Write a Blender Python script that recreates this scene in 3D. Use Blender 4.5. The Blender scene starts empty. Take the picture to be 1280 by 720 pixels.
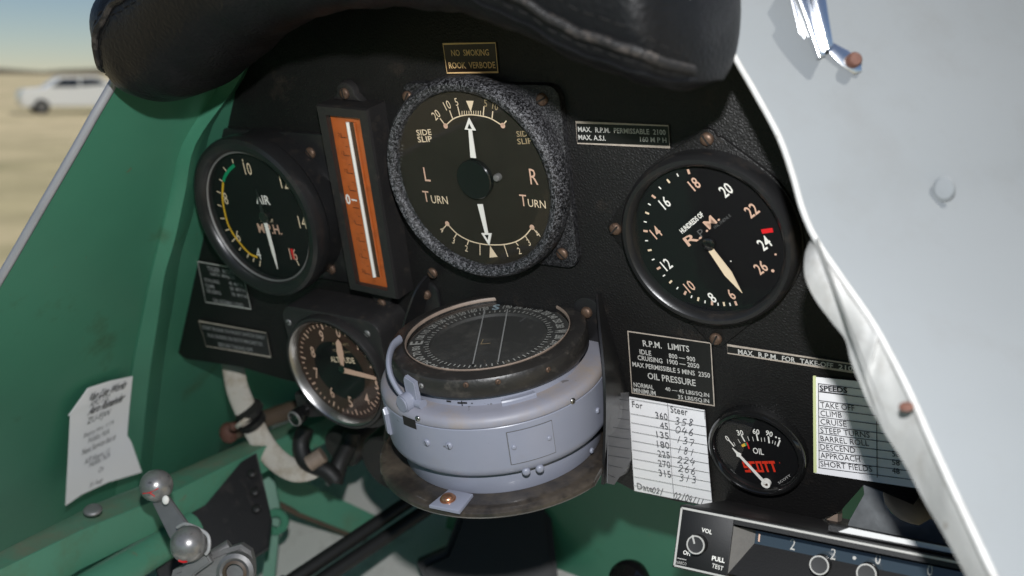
import bpy, bmesh, math, random
from mathutils import Vector, Matrix
from math import sin, cos, pi, radians, atan2, hypot
random.seed(7)
S = bpy.context.scene

# ------------------------------------------------------------------ camera
# Aircraft frame: X right, Y forward (panel face is the plane Y=0), Z up.  The whole
# aircraft sits nose-up on its tail wheel, so everything is tilted at the very end.
F = 1220.5
CR = Vector((.83996, .52696, -.12955)); CD = Vector((.12340, -.41796, -.90004)); CF = Vector((-.52843, .74001, -.41610))
CAM = Vector((.32763, -.45881, .25798))
TILT = Matrix.Translation((0, 0, 1.55)) @ Matrix.Rotation(radians(15), 4, 'X')
cd = bpy.data.cameras.new('camera'); cam = bpy.data.objects.new('camera', cd); S.collection.objects.link(cam)
cd.sensor_width = 36; cd.lens = 36 * F / 1280; cd.clip_start = .01; cd.clip_end = 20000
cd.dof.use_dof = True; cd.dof.focus_distance = .56; cd.dof.aperture_fstop = 6.5; cd.dof.aperture_blades = 0
mc = Matrix((CR, -CD, -CF)).transposed().to_4x4(); mc.translation = CAM
cam.matrix_world = TILT @ mc
S.camera = cam

# ------------------------------------------------------------------ sky, sun, flash
SUN_EL, SUN_AZ = radians(60), radians(60)          # high sun ahead and to the right of the nose
w = bpy.data.worlds.new('World'); S.world = w; w.use_nodes = True
nt = w.node_tree; bg = nt.nodes['Background']
sky = nt.nodes.new('ShaderNodeTexSky'); sky.sky_type = 'NISHITA'; sky.sun_disc = False
sky.sun_elevation = SUN_EL; sky.sun_rotation = SUN_AZ; sky.air_density = 1; sky.dust_density = .05; sky.ozone_density = 2.0; sky.altitude = 1800
nt.links.new(sky.outputs[0], bg.inputs[0]); bg.inputs[1].default_value = .068
sd = bpy.data.lights.new('sun', 'SUN'); sd.energy = 3.8; sd.angle = radians(.5); sd.color = (1, .95, .87)
so = bpy.data.objects.new('sun', sd); S.collection.objects.link(so)
sdir = Vector((sin(SUN_AZ) * cos(SUN_EL), cos(SUN_AZ) * cos(SUN_EL), sin(SUN_EL)))
so.rotation_euler = sdir.to_track_quat('Z', 'Y').to_euler(); so.location = sdir * 30
# the camera's own flash, above the lens (the photo is flash-lit: hard shadows fall straight down)
fl = bpy.data.lights.new('camera_flash', 'POINT'); fl.energy = 18; fl.shadow_soft_size = .008; fl.color = (.98, .985, 1)
fo = bpy.data.objects.new('camera_flash', fl); S.collection.objects.link(fo)
fo.location = TILT @ (CAM - CD * .088 + CR * .004 - CF * .01)
S.view_settings.view_transform = 'Standard'; S.view_settings.look = 'None'; S.view_settings.exposure = 0; S.view_settings.gamma = 1
S.cycles.use_denoising = True
S.cycles.max_bounces = 6; S.cycles.transparent_max_bounces = 8; S.cycles.caustics_reflective = False; S.cycles.caustics_refractive = False

# ------------------------------------------------------------------ pixel -> point on a real surface
def ray(p): return CR * ((p[0] - 640) / F) + CD * ((p[1] - 360) / F) + CF
def AT(px, py, t): return CAM + ray((px, py)) * t
class Frame:
    def __init__(s, o, ex, ey, ez, k=1.):
        s.k = k; s.o = Vector(o); s.ex = Vector(ex).normalized(); s.ez = Vector(ez).normalized()
        s.ey = s.ez.cross(s.ex).normalized(); s.ex = s.ey.cross(s.ez).normalized()
    def uv(s, p, z=0.0):
        k = ray(p); t = (z * s.k - (CAM - s.o).dot(s.ez)) / k.dot(s.ez)
        q = (CAM + k * t - s.o) / s.k; return Vector((q.dot(s.ex), q.dot(s.ey)))
    def cyl(s, p, R):                      # ray against the frame's cylinder of radius R: (angle, z)
        k = ray(p) / s.k; a = (CAM - s.o) / s.k
        dx, dy, ax, ay = k.dot(s.ex), k.dot(s.ey), a.dot(s.ex), a.dot(s.ey)
        A = dx * dx + dy * dy; B = ax * dx + ay * dy; Cc = ax * ax + ay * ay - R * R
        t = (-B - math.sqrt(max(0, B * B - A * Cc))) / A
        q = a + k * t; return atan2(q.dot(s.ey), q.dot(s.ex)), q.dot(s.ez)
    def loc(s, v):
        v = (Vector(v) - s.o) / s.k; return Vector((v.dot(s.ex), v.dot(s.ey), v.dot(s.ez)))
    def mat(s):
        m = (Matrix((s.ex, s.ey, s.ez)).transposed() * s.k).to_4x4(); m[3][3] = 1; m.translation = s.o; return m
def panel_frame(x, z, y=0.0): return Frame((x, y, z), (1, 0, 0), (0, 0, 1), (0, -1, 0))
AIR = Frame((0, 0, 0), (1, 0, 0), (0, 1, 0), (0, 0, 1))

# ------------------------------------------------------------------ materials
M = {}
def mat(name, col, rough=.5, metal=0., bump=0., bscale=400., btype='noise', var=0., vscale=30., dust=None, damt=0., dscale=18., spec=.5, coat=0., bdist=.001, thr=(.5, .7)):
    m = bpy.data.materials.new(name); m.use_nodes = True; nt = m.node_tree; N = nt.nodes; L = nt.links
    b = N['Principled BSDF']; b.inputs['Roughness'].default_value = rough; b.inputs['Metallic'].default_value = metal
    b.inputs['Specular IOR Level'].default_value = spec
    if coat: b.inputs['Coat Weight'].default_value = coat; b.inputs['Coat Roughness'].default_value = .08
    tc = N.new('ShaderNodeTexCoord'); c = (*col, 1)
    if var or dust:
        nz = N.new('ShaderNodeTexNoise'); nz.inputs['Scale'].default_value = vscale; nz.inputs['Detail'].default_value = 6
        L.new(tc.outputs['Object'], nz.inputs['Vector'])
        mx = N.new('ShaderNodeMix'); mx.data_type = 'RGBA'
        mx.inputs[6].default_value = (*[k * (1 - var) for k in col], 1); mx.inputs[7].default_value = (*[min(1, k * (1 + var)) for k in col], 1)
        L.new(nz.outputs[0], mx.inputs[0]); out = mx.outputs[2]
        if dust:
            n2 = N.new('ShaderNodeTexNoise'); n2.inputs['Scale'].default_value = dscale; n2.inputs['Detail'].default_value = 9; n2.inputs['Roughness'].default_value = .7
            L.new(tc.outputs['Object'], n2.inputs['Vector'])
            mr = N.new('ShaderNodeMapRange'); mr.inputs[1].default_value = thr[0]; mr.inputs[2].default_value = thr[1]; mr.inputs[4].default_value = damt
            L.new(n2.outputs[0], mr.inputs[0])
            m2 = N.new('ShaderNodeMix'); m2.data_type = 'RGBA'; m2.inputs[7].default_value = (*dust, 1)
            L.new(out, m2.inputs[6]); L.new(mr.outputs[0], m2.inputs[0]); out = m2.outputs[2]
            ad = N.new('ShaderNodeMath'); ad.operation = 'MULTIPLY_ADD'; ad.inputs[1].default_value = .3; ad.inputs[2].default_value = rough; ad.use_clamp = True
            L.new(mr.outputs[0], ad.inputs[0]); L.new(ad.outputs[0], b.inputs['Roughness'])
        L.new(out, b.inputs['Base Color'])
    else: b.inputs['Base Color'].default_value = c
    if bump:
        if btype == 'voronoi':
            t = N.new('ShaderNodeTexVoronoi'); t.feature = 'DISTANCE_TO_EDGE'
            ns = N.new('ShaderNodeTexNoise'); ns.inputs['Scale'].default_value = bscale * .6; ns.inputs['Detail'].default_value = 3
            va = N.new('ShaderNodeVectorMath'); va.operation = 'MULTIPLY_ADD'
            va.inputs[1].default_value = (1.2 / bscale,) * 3
            L.new(tc.outputs['Object'], ns.inputs['Vector']); L.new(ns.outputs['Color'], va.inputs[0]); L.new(tc.outputs['Object'], va.inputs[2]); L.new(va.outputs[0], t.inputs['Vector'])
        else:
            t = N.new('ShaderNodeTexNoise'); t.inputs['Detail'].default_value = 5; L.new(tc.outputs['Object'], t.inputs['Vector'])
        t.inputs['Scale'].default_value = bscale
        bp = N.new('ShaderNodeBump'); bp.inputs['Strength'].default_value = bump; bp.inputs['Distance'].default_value = bdist
        L.new(t.outputs[0], bp.inputs['Height']); L.new(bp.outputs[0], b.inputs['Normal'])
    M[name] = m; return m
BRN = (.11, .085, .062)
mat('panel_leather', (.0072, .0069, .0068), .48, spec=.34, bump=.7, bscale=520, btype='voronoi', bdist=.0006, var=.25, vscale=60, dust=(.05, .036, .026), damt=.55, dscale=26, thr=(.58, .78))
mat('pad_leather', (.0034, .0037, .0044), .43, spec=.19, bump=.5, bscale=260, btype='voronoi', bdist=.0008, var=.2, dust=(.03, .028, .028), damt=.06, dscale=30)
mat('piping_leather', (.008, .0078, .0078), .48, spec=.28, bump=.6, bscale=500, dust=(.09, .075, .065), damt=.6, dscale=150, thr=(.5, .72))
mat('thread', (.012, .0118, .0115), .9, spec=.08)
mat('black_paint', (.012, .012, .0125), .32, bump=.06, bscale=900, var=.2, dust=(.06, .045, .034), damt=.5, dscale=70, thr=(.55, .8))
mat('black_worn', (.017, .016, .016), .42, bump=.2, bscale=700, var=.3, dust=(.06, .047, .036), damt=.5, dscale=110, thr=(.55, .76))
mat('black_gloss', (.008, .008, .008), .14, coat=.4)
mat('dial_black', (.004, .004, .0045), .6, spec=.2)
mat('dial_brown', (.035, .014, .008), .6, var=.2, vscale=200)
mat('dial_dark', (.017, .0145, .010), .65, spec=.25, var=.25, vscale=60)
mat('lume_white', (.78, .76, .7), .6)
mat('lume_cream', (.72, .58, .40), .6)
mat('lume_peach', (.62, .40, .29), .6)
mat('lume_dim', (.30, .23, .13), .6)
mat('mark_yellow', (.72, .42, .02), .5)
mat('mark_green', (.0, .24, .10), .5)
mat('mark_red', (.62, .008, .012), .5)
mat('logo_red', (.62, .03, .01), .5)
mat('mark_grey', (.09, .09, .088), .6)
mat('placard_black', (.008, .008, .008), .35, bump=.04, bscale=600)
mat('placard_brown', (.016, .007, .004), .4)
mat('etch_silver', (.50, .49, .46), .45)
mat('etch_gold', (.78, .52, .24), .45)
mat('etch_dim', (.26, .26, .26), .5, var=.5, vscale=700)
mat('border_brass', (.40, .345, .29), .45, .0, var=.4, vscale=300)
mat('compass_paint', (.228, .24, .295), .34, bump=.05, bscale=180, var=.07, vscale=40, dust=(.22, .19, .17), damt=.30, dscale=30, thr=(.55, .8), coat=.15)
mat('compass_dusty', (.228, .228, .265), .5, bump=.06, bscale=240, var=.1, vscale=60, dust=(.27, .215, .165), damt=.8, dscale=26, thr=(.42, .66))
mat('compass_ring', (.02, .0185, .017), .38, bump=.2, bscale=400, var=.35, vscale=90, dust=(.13, .112, .092), damt=.4, dscale=150, thr=(.54, .76))
mat('ring_bead', (.25, .19, .15), .5, var=.4, vscale=160)
mat('compass_card', (.038, .038, .035), .6, dust=(.085, .08, .07), damt=.7, dscale=40)
mat('card_print', (.34, .34, .31), .6, var=.4, vscale=500)
mat('card_s', (.32, .42, .46), .6)
mat('grid_wire', (.22, .22, .21), .5)
mat('dish_metal', (.024, .020, .017), .36, bump=.12, bscale=600, var=.35, vscale=60, dust=(.105, .082, .058), damt=.75, dscale=34, thr=(.42, .68), coat=.5)
mat('steel', (.42, .41, .40), .32, 1, bump=.08, bscale=500, var=.2)
mat('dull_steel', (.24, .235, .23), .5, .6, bump=.15, bscale=300, var=.25, vscale=80)
mat('chrome', (.85, .86, .88), .2, 1, bump=.05, bscale=120)
mat('brass_screw', (.15, .095, .065), .45, .55, var=.5, vscale=500, dust=(.05, .03, .022), damt=.8, dscale=420, thr=(.45, .65))
mat('copper', (.62, .30, .17), .28, .9, var=.25, vscale=300)
mat('rust', (.10, .042, .028), .7, bump=.4, bscale=900, var=.5, vscale=500)
mat('slot_dark', (.006, .005, .004), .8)
mat('orange', (.44, .10, .018), .45, var=.22, vscale=90, dust=(.12, .03, .008), damt=.5, dscale=120, coat=.3)
mat('amber_dark', (.045, .02, .01), .2)
mat('scale_dark', (.03, .006, .003), .6)
mat('green_paint', (.052, .195, .122), .36, bump=.14, bscale=48, var=.16, vscale=11, dust=(.05, .085, .035), damt=.55, dscale=15, thr=(.60, .72))
mat('green_light', (.08, .25, .162), .4, bump=.12, bscale=50, var=.14, vscale=14, dust=(.10, .15, .08), damt=.6, dscale=20)
mat('green_dusty', (.075, .22, .14), .5, bump=.1, bscale=60, var=.14, vscale=20, dust=(.17, .165, .11), damt=.85, dscale=16, thr=(.40, .66))
mat('silver_paint', (.168, .182, .190), .75, spec=.15, bump=.02, bscale=60, var=.05, vscale=12, dust=(.15, .155, .155), damt=.35, dscale=24)
mat('sill_metal', (.34, .34, .36), .38, .35, bump=.1, bscale=80, var=.2, vscale=40)
mat('rim_white', (.40, .40, .39), .42, bump=.35, bscale=70, var=.12, vscale=60, dust=(.25, .235, .215), damt=.6, dscale=80, bdist=.002)
mat('trim_white', (.62, .62, .60), .4)
mat('floor_grey', (.68, .66, .62), .6, var=.12, vscale=20, dust=(.34, .32, .28), damt=.6, dscale=20)
mat('paper', (.84, .83, .84), .7, bump=.06, bscale=60, bdist=.002)
mat('paper_grey', (.115, .115, .12), .6)  # even dark grey of the ruled card on the bracket plate
mat('tape_yellow', (.62, .66, .34), .5)
mat('ink', (.018, .018, .022), .6)
mat('ink_grey', (.10, .10, .11), .6)
mat('pencil', (.05, .05, .065), .6)
mat('webbing', (.50, .46, .40), .8, bump=.3, bscale=900, var=.15, vscale=60, dust=(.27, .21, .14), damt=.9, dscale=60, thr=(.45, .7))
mat('rubber', (.010, .010, .010), .55)
mat('brown_tube', (.085, .06, .04), .55, var=.3, vscale=60)
mat('knob_grey', (.30, .29, .28), .30, .55, bump=.12, bscale=260, var=.15, vscale=120, dust=(.16, .15, .14), damt=.5, dscale=140)
mat('radio_black', (.006, .006, .0062), .5, spec=.35, bump=.12, bscale=1600)
mat('radio_wedge', (.15, .142, .13), .6, bump=.25, bscale=1400, var=.15, vscale=300)
mat('radio_window', (.030, .043, .054), .12, coat=.6)
mat('radio_line', (.42, .41, .38), .45)
mat('hammered', (.16, .17, .175), .45, .15, bump=.2, bscale=260, var=.4, vscale=160, dust=(.18, .19, .19), damt=.5, dscale=300, thr=(.6, .72))
mat('car_white', (.80, .80, .78), .25, coat=.5)
mat('car_glass', (.02, .025, .03), .06)
mat('tyre', (.015, .015, .015), .8)
mat('grass', (.46, .39, .24), .9, var=.45, vscale=.7, dust=(.12, .13, .045), damt=.8, dscale=.06)
mat('far_scrub', (.10, .085, .05), .9, var=.3, vscale=.05)
def add_chips(name, col, scale, lo, hi, amt):
    nt = M[name].node_tree; N = nt.nodes; L = nt.links; b = N['Principled BSDF']; src = b.inputs['Base Color'].links[0].from_socket
    tc = N.new('ShaderNodeTexCoord'); n = N.new('ShaderNodeTexNoise'); n.inputs['Scale'].default_value = scale; n.inputs['Detail'].default_value = 3; n.inputs['Distortion'].default_value = .6
    L.new(tc.outputs['Object'], n.inputs['Vector'])
    r = N.new('ShaderNodeMapRange'); r.inputs[1].default_value = lo; r.inputs[2].default_value = hi; r.inputs[4].default_value = amt; L.new(n.outputs[0], r.inputs[0])
    m = N.new('ShaderNodeMix'); m.data_type = 'RGBA'; m.inputs[7].default_value = (*col, 1); L.new(r.outputs[0], m.inputs[0]); L.new(src, m.inputs[6]); L.new(m.outputs[2], b.inputs['Base Color'])
add_chips('compass_paint', (.07, .065, .062), 150, .715, .735, .75)
add_chips('compass_dusty', (.08, .07, .06), 130, .70, .72, .7)
add_chips('green_paint', (.11, .125, .07), 95, .73, .75, .7)
add_chips('green_light', (.16, .17, .11), 80, .70, .73, .7)
add_chips('green_dusty', (.20, .18, .13), 70, .66, .72, .7)
add_chips('rim_white', (.20, .165, .13), 120, .69, .72, .7)
add_chips('knob_grey', (.10, .095, .09), 190, .62, .70, .7)
# crackle finish of the turn indicator's bezel
def crackle(name, hi):
    m = mat(name, (.02, .02, .02), .42); nt = m.node_tree; N = nt.nodes; L = nt.links; b = N['Principled BSDF']
    tc = N.new('ShaderNodeTexCoord'); n = N.new('ShaderNodeTexNoise'); n.inputs['Scale'].default_value = 760; n.inputs['Detail'].default_value = 2.5; n.inputs['Distortion'].default_value = 1.2
    L.new(tc.outputs['Object'], n.inputs['Vector'])
    r = N.new('ShaderNodeValToRGB'); e = r.color_ramp.elements; e[0].position = .49; e[0].color = (.006, .006, .007, 1); e[1].position = .60; e[1].color = (hi, hi, hi * 1.07, 1)
    L.new(n.outputs[0], r.inputs[0]); L.new(r.outputs[0], b.inputs['Base Color'])
    bp = N.new('ShaderNodeBump'); bp.inputs['Strength'].default_value = .8; bp.inputs['Distance'].default_value = .0008
    L.new(n.outputs[0], bp.inputs['Height']); L.new(bp.outputs[0], b.inputs['Normal'])
crackle('crackle', .12); crackle('crackle_dark', .045)
def glass():
    m = bpy.data.materials.new('gauge_glass'); m.use_nodes = True; nt = m.node_tree; N = nt.nodes; L = nt.links
    N.remove(N['Principled BSDF']); o = N['Material Output']
    tr = N.new('ShaderNodeBsdfTransparent'); tr.inputs[0].default_value = (.97, .97, .97, 1)
    gl = N.new('ShaderNodeBsdfGlossy'); gl.inputs['Roughness'].default_value = .03
    # Schlick reflectance, the same from both sides of the thin pane
    ge = N.new('ShaderNodeNewGeometry'); dt = N.new('ShaderNodeVectorMath'); dt.operation = 'DOT_PRODUCT'; L.new(ge.outputs['Normal'], dt.inputs[0]); L.new(ge.outputs['Incoming'], dt.inputs[1])
    def mth(op, a, b=None, c=None):
        n = N.new('ShaderNodeMath'); n.operation = op
        for i, q in enumerate((a, b, c)):
            if q is None: continue
            if isinstance(q, (int, float)): n.inputs[i].default_value = q
            else: L.new(q, n.inputs[i])
        return n.outputs[0]
    fres = mth('MULTIPLY_ADD', mth('POWER', mth('SUBTRACT', 1.0, mth('ABSOLUTE', dt.outputs['Value'])), 5.0), .95, .032)
    mx = N.new('ShaderNodeMixShader'); L.new(fres, mx.inputs[0]); L.new(tr.outputs[0], mx.inputs[1]); L.new(gl.outputs[0], mx.inputs[2]); L.new(mx.outputs[0], o.inputs[0])
    M['gauge_glass'] = m
glass()

# ------------------------------------------------------------------ object helpers
TOP = []
def prep(o, label, cat, group=None, kind=None):
    if kind: o['kind'] = kind
    if label: o['label'] = label
    if cat: o['category'] = cat
    if group: o['group'] = group
def thing(name, label, cat, fr, group=None):
    o = bpy.data.objects.new(name, None); S.collection.objects.link(o); o.empty_display_size = .02
    o.matrix_world = fr.mat(); prep(o, label, cat, group); TOP.append(o); return o
def finish(bm, ang=.6):
    bmesh.ops.recalc_face_normals(bm, faces=bm.faces)
    for f in bm.faces: f.smooth = True
    for e in bm.edges:
        if len(e.link_faces) == 2 and e.calc_face_angle(0) > ang: e.smooth = False
def obj(name, bm, m, parent=None, fr=None, label=None, cat=None, group=None, kind=None, recalc=True, ang=.6):
    if isinstance(bm, bpy.types.Mesh): me = bm
    else:
        if recalc: finish(bm, ang)
        me = bpy.data.meshes.new(name); bm.to_mesh(me); bm.free()
    for k in (m if isinstance(m, (list, tuple)) else [m]): me.materials.append(M[k])
    o = bpy.data.objects.new(name, me); S.collection.objects.link(o)
    if parent is not None: o.parent = parent
    else:
        TOP.append(o)
        if fr: o.matrix_world = fr.mat()
    prep(o, label, cat, group, kind); return o
def prism(pts, z0, z1, bev=0., seg=2, bm=None):
    bm = bm or bmesh.new()
    a = [bm.verts.new((p[0], p[1], z0)) for p in pts]; b = [bm.verts.new((p[0], p[1], z1)) for p in pts]
    n = len(pts); fs = [bm.faces.new(a[::-1]), bm.faces.new(b)]
    for i in range(n): fs.append(bm.faces.new((a[i], a[(i + 1) % n], b[(i + 1) % n], b[i])))
    if bev:
        bmesh.ops.recalc_face_normals(bm, faces=fs)
        es = list({e for e in fs[1].edges})
        bmesh.ops.bevel(bm, geom=es, offset=bev, segments=seg, affect='EDGES', profile=.5)
    return bm
def slab(pts3, nrm, th, bev=0., bm=None):          # a planar polygon in space given thickness along nrm
    bm = bm or bmesh.new(); n = Vector(nrm).normalized() * th
    a = [bm.verts.new(p) for p in pts3]; b = [bm.verts.new(Vector(p) + n) for p in pts3]; k = len(a)
    fs = [bm.faces.new(a[::-1]), bm.faces.new(b)]
    for i in range(k): fs.append(bm.faces.new((a[i], a[(i + 1) % k], b[(i + 1) % k], b[i])))
    if bev: bmesh.ops.recalc_face_normals(bm, faces=fs); bmesh.ops.bevel(bm, geom=list(fs[1].edges) + list(fs[0].edges), offset=bev, segments=2, affect='EDGES')
    return bm
def box(x0, x1, y0, y1, z0, z1, bev=0., bm=None): return prism([(x0, y0), (x1, y0), (x1, y1), (x0, y1)], z0, z1, bev, bm=bm)
def lathe(prof, seg=72, c=(0, 0, 0), bm=None, a0=0., a1=2 * pi):
    bm = bm or bmesh.new(); full = abs(a1 - a0 - 2 * pi) < 1e-6; rows = []
    for r, z in prof:
        if r < 1e-7: rows.append([bm.verts.new((c[0], c[1], c[2] + z))])
        else: rows.append([bm.verts.new((c[0] + r * cos(a0 + (a1 - a0) * i / seg), c[1] + r * sin(a0 + (a1 - a0) * i / seg), c[2] + z)) for i in range(seg if full else seg + 1)])
    for A, B in zip(rows, rows[1:]):
        n = seg
        for i in range(n):
            j = (i + 1) % len(A) if len(A) > 1 else 0; k = (i + 1) % len(B) if len(B) > 1 else 0
            ia = i if len(A) > 1 else 0; ib = i if len(B) > 1 else 0
            vs = [A[ia], A[j], B[k], B[ib]]; vs = [v for q, v in enumerate(vs) if v not in vs[:q]]
            if len(vs) > 2:
                try: bm.faces.new(vs)
                except ValueError: pass
    return bm
def smooth_path(pts, n=8):
    pts = [Vector(p) for p in pts]; out = []
    for i in range(len(pts) - 1):
        p0 = pts[max(0, i - 1)]; p1 = pts[i]; p2 = pts[i + 1]; p3 = pts[min(len(pts) - 1, i + 2)]
        for k in range(n):
            t = k / n; out.append(.5 * ((2 * p1) + (p2 - p0) * t + (2 * p0 - 5 * p1 + 4 * p2 - p3) * t * t + (3 * p1 - p0 - 3 * p2 + p3) * t ** 3))
    out.append(pts[-1]); return out
def tube(pts, r, seg=14, bm=None, flat=None, up=None):     # r: number or list; flat: (width, thickness) oval strap
    bm = bm or bmesh.new(); pts = [Vector(p) for p in pts]; n = len(pts); rows = []; prev = None
    for i, p in enumerate(pts):
        t = (pts[min(n - 1, i + 1)] - pts[max(0, i - 1)]).normalized()
        if prev is None:
            a = Vector(up) if up else (Vector((0, 0, 1)) if abs(t.z) < .9 else Vector((1, 0, 0)))
        else: a = prev
        a = (a - t * a.dot(t)).normalized(); b = t.cross(a); prev = a
        rr = r[i] if isinstance(r, (list, tuple)) else r
        ra, rb = (flat[0], flat[1]) if flat else (rr, rr)
        rows.append([bm.verts.new(p + a * ra * cos(2 * pi * k / seg) + b * rb * sin(2 * pi * k / seg)) for k in range(seg)])
    for A, B in zip(rows, rows[1:]):
        for k in range(seg): bm.faces.new((A[k], A[(k + 1) % seg], B[(k + 1) % seg], B[k]))
    bm.faces.new(rows[0][::-1]); bm.faces.new(rows[-1]); return bm
def grid_sheet(rows, th=0., bm=None):
    bm = bm or bmesh.new(); V = [[bm.verts.new(p) for p in r] for r in rows]; fs = []
    for A, B in zip(V, V[1:]):
        for i in range(len(A) - 1): fs.append(bm.faces.new((A[i], A[i + 1], B[i + 1], B[i])))
    if th:
        bmesh.ops.recalc_face_normals(bm, faces=fs)
        bmesh.ops.solidify(bm, geom=fs, thickness=th)
    return bm
def sphere(c, r, bm=None, sc=(1, 1, 1), u=28, v=16):
    bm = bm or bmesh.new(); m = Matrix.Translation(c) @ Matrix.Diagonal((*sc, 1))
    bmesh.ops.create_uvsphere(bm, u_segments=u, v_segments=v, radius=r, matrix=m); return bm
def dome_head(r, h, c=(0, 0, 0), ang=0.5, slot=True, bm=None):
    """a slotted screw head standing along +z"""
    bm = bm or bmesh.new()
    prof = [(r * 1.0, 0), (r, h * .35), (r * .93, h * .62), (r * .75, h * .84), (r * .45, h * .96), (0, h)]
    lathe(prof, 20, c, bm); return bm
def screw(parent, x, y, z, r=.0034, h=.002, m='brass_screw', ang=None, name='screw'):
    ang = random.uniform(0, pi) if ang is None else ang
    bm = dome_head(r, h, (x, y, z)); nb = len(bm.faces)
    d = Vector((cos(ang), sin(ang), 0)); e = Vector((-sin(ang), cos(ang), 0)); c = Vector((x, y, z + h * .86))
    v = [bm.verts.new(c + d * a * r * .86 + e * b * r * .13 + Vector((0, 0, zz))) for zz in (-h * .5, h * .2) for a, b in ((-1, -1), (1, -1), (1, 1), (-1, 1))]
    q = [bm.faces.new((v[4], v[5], v[6], v[7]))]
    for i in range(4): q.append(bm.faces.new((v[i], v[(i + 1) % 4], v[4 + (i + 1) % 4], v[4 + i])))
    o = obj(name, bm, [m, 'slot_dark'], parent)
    for p in list(o.data.polygons)[nb:]: p.material_index = 1
    return o

# ------------------------------------------------------------------ lettering and dial graphics
_tc = {}
def glyphs(s, bold=0.):
    key = (s, bold)
    if key in _tc: return _tc[key]
    cu = bpy.data.curves.new('t', 'FONT'); cu.body = s; cu.resolution_u = 2; cu.offset = bold; cu.fill_mode = 'FRONT'
    o = bpy.data.objects.new('t', cu); S.collection.objects.link(o); bpy.context.view_layer.update()
    me = bpy.data.meshes.new_from_object(o.evaluated_get(bpy.context.evaluated_depsgraph_get()))
    vs = [tuple(v.co[:2]) for v in me.vertices]; fs = [tuple(p.vertices) for p in me.polygons]
    bpy.data.objects.remove(o); bpy.data.curves.remove(cu); bpy.data.meshes.remove(me)
    xs = [v[0] for v in vs]; ys = [v[1] for v in vs]
    x0, x1, y0, y1 = min(xs), max(xs), min(ys), max(ys)
    _tc[key] = ([((a - x0) / (x1 - x0) - .5, (b - y0) / (y1 - y0) - .5) for a, b in vs], fs, (x1 - x0) / (y1 - y0)); return _tc[key]
HAND = {'0': [[(.5, 1), (.1, .7), (.1, .2), (.5, 0), (.85, .3), (.85, .75), (.5, 1)]], '1': [[(.6, 1), (.35, 0)]],
        '2': [[(.1, .8), (.45, 1), (.8, .8), (.6, .45), (.05, .05), (.5, .1), (1, .05)]], '3': [[(.15, .95), (.6, 1), (.75, .75), (.4, .55), (.8, .4), (.7, .08), (.1, .05)]],
        '4': [[(.4, 1), (.05, .4), (.9, .4)], [(.75, .75), (.5, -.1)]], '5': [[(.9, 1), (.35, .95), (.25, .6), (.7, .55), (.75, .15), (.1, .05)]],
        '6': [[(.7, 1), (.2, .5), (.15, .1), (.6, 0), (.8, .3), (.45, .5), (.2, .3)]], '7': [[(.05, .9), (.85, .9), (.4, 0)], [(.3, .45), (.8, .5)]],
        '8': [[(.8, .85), (.4, 1), (.3, .7), (.75, .35), (.5, 0), (.2, .2), (.55, .55), (.85, .85)]], '/': [[(.75, 1.1), (.15, -.15)]]}
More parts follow.
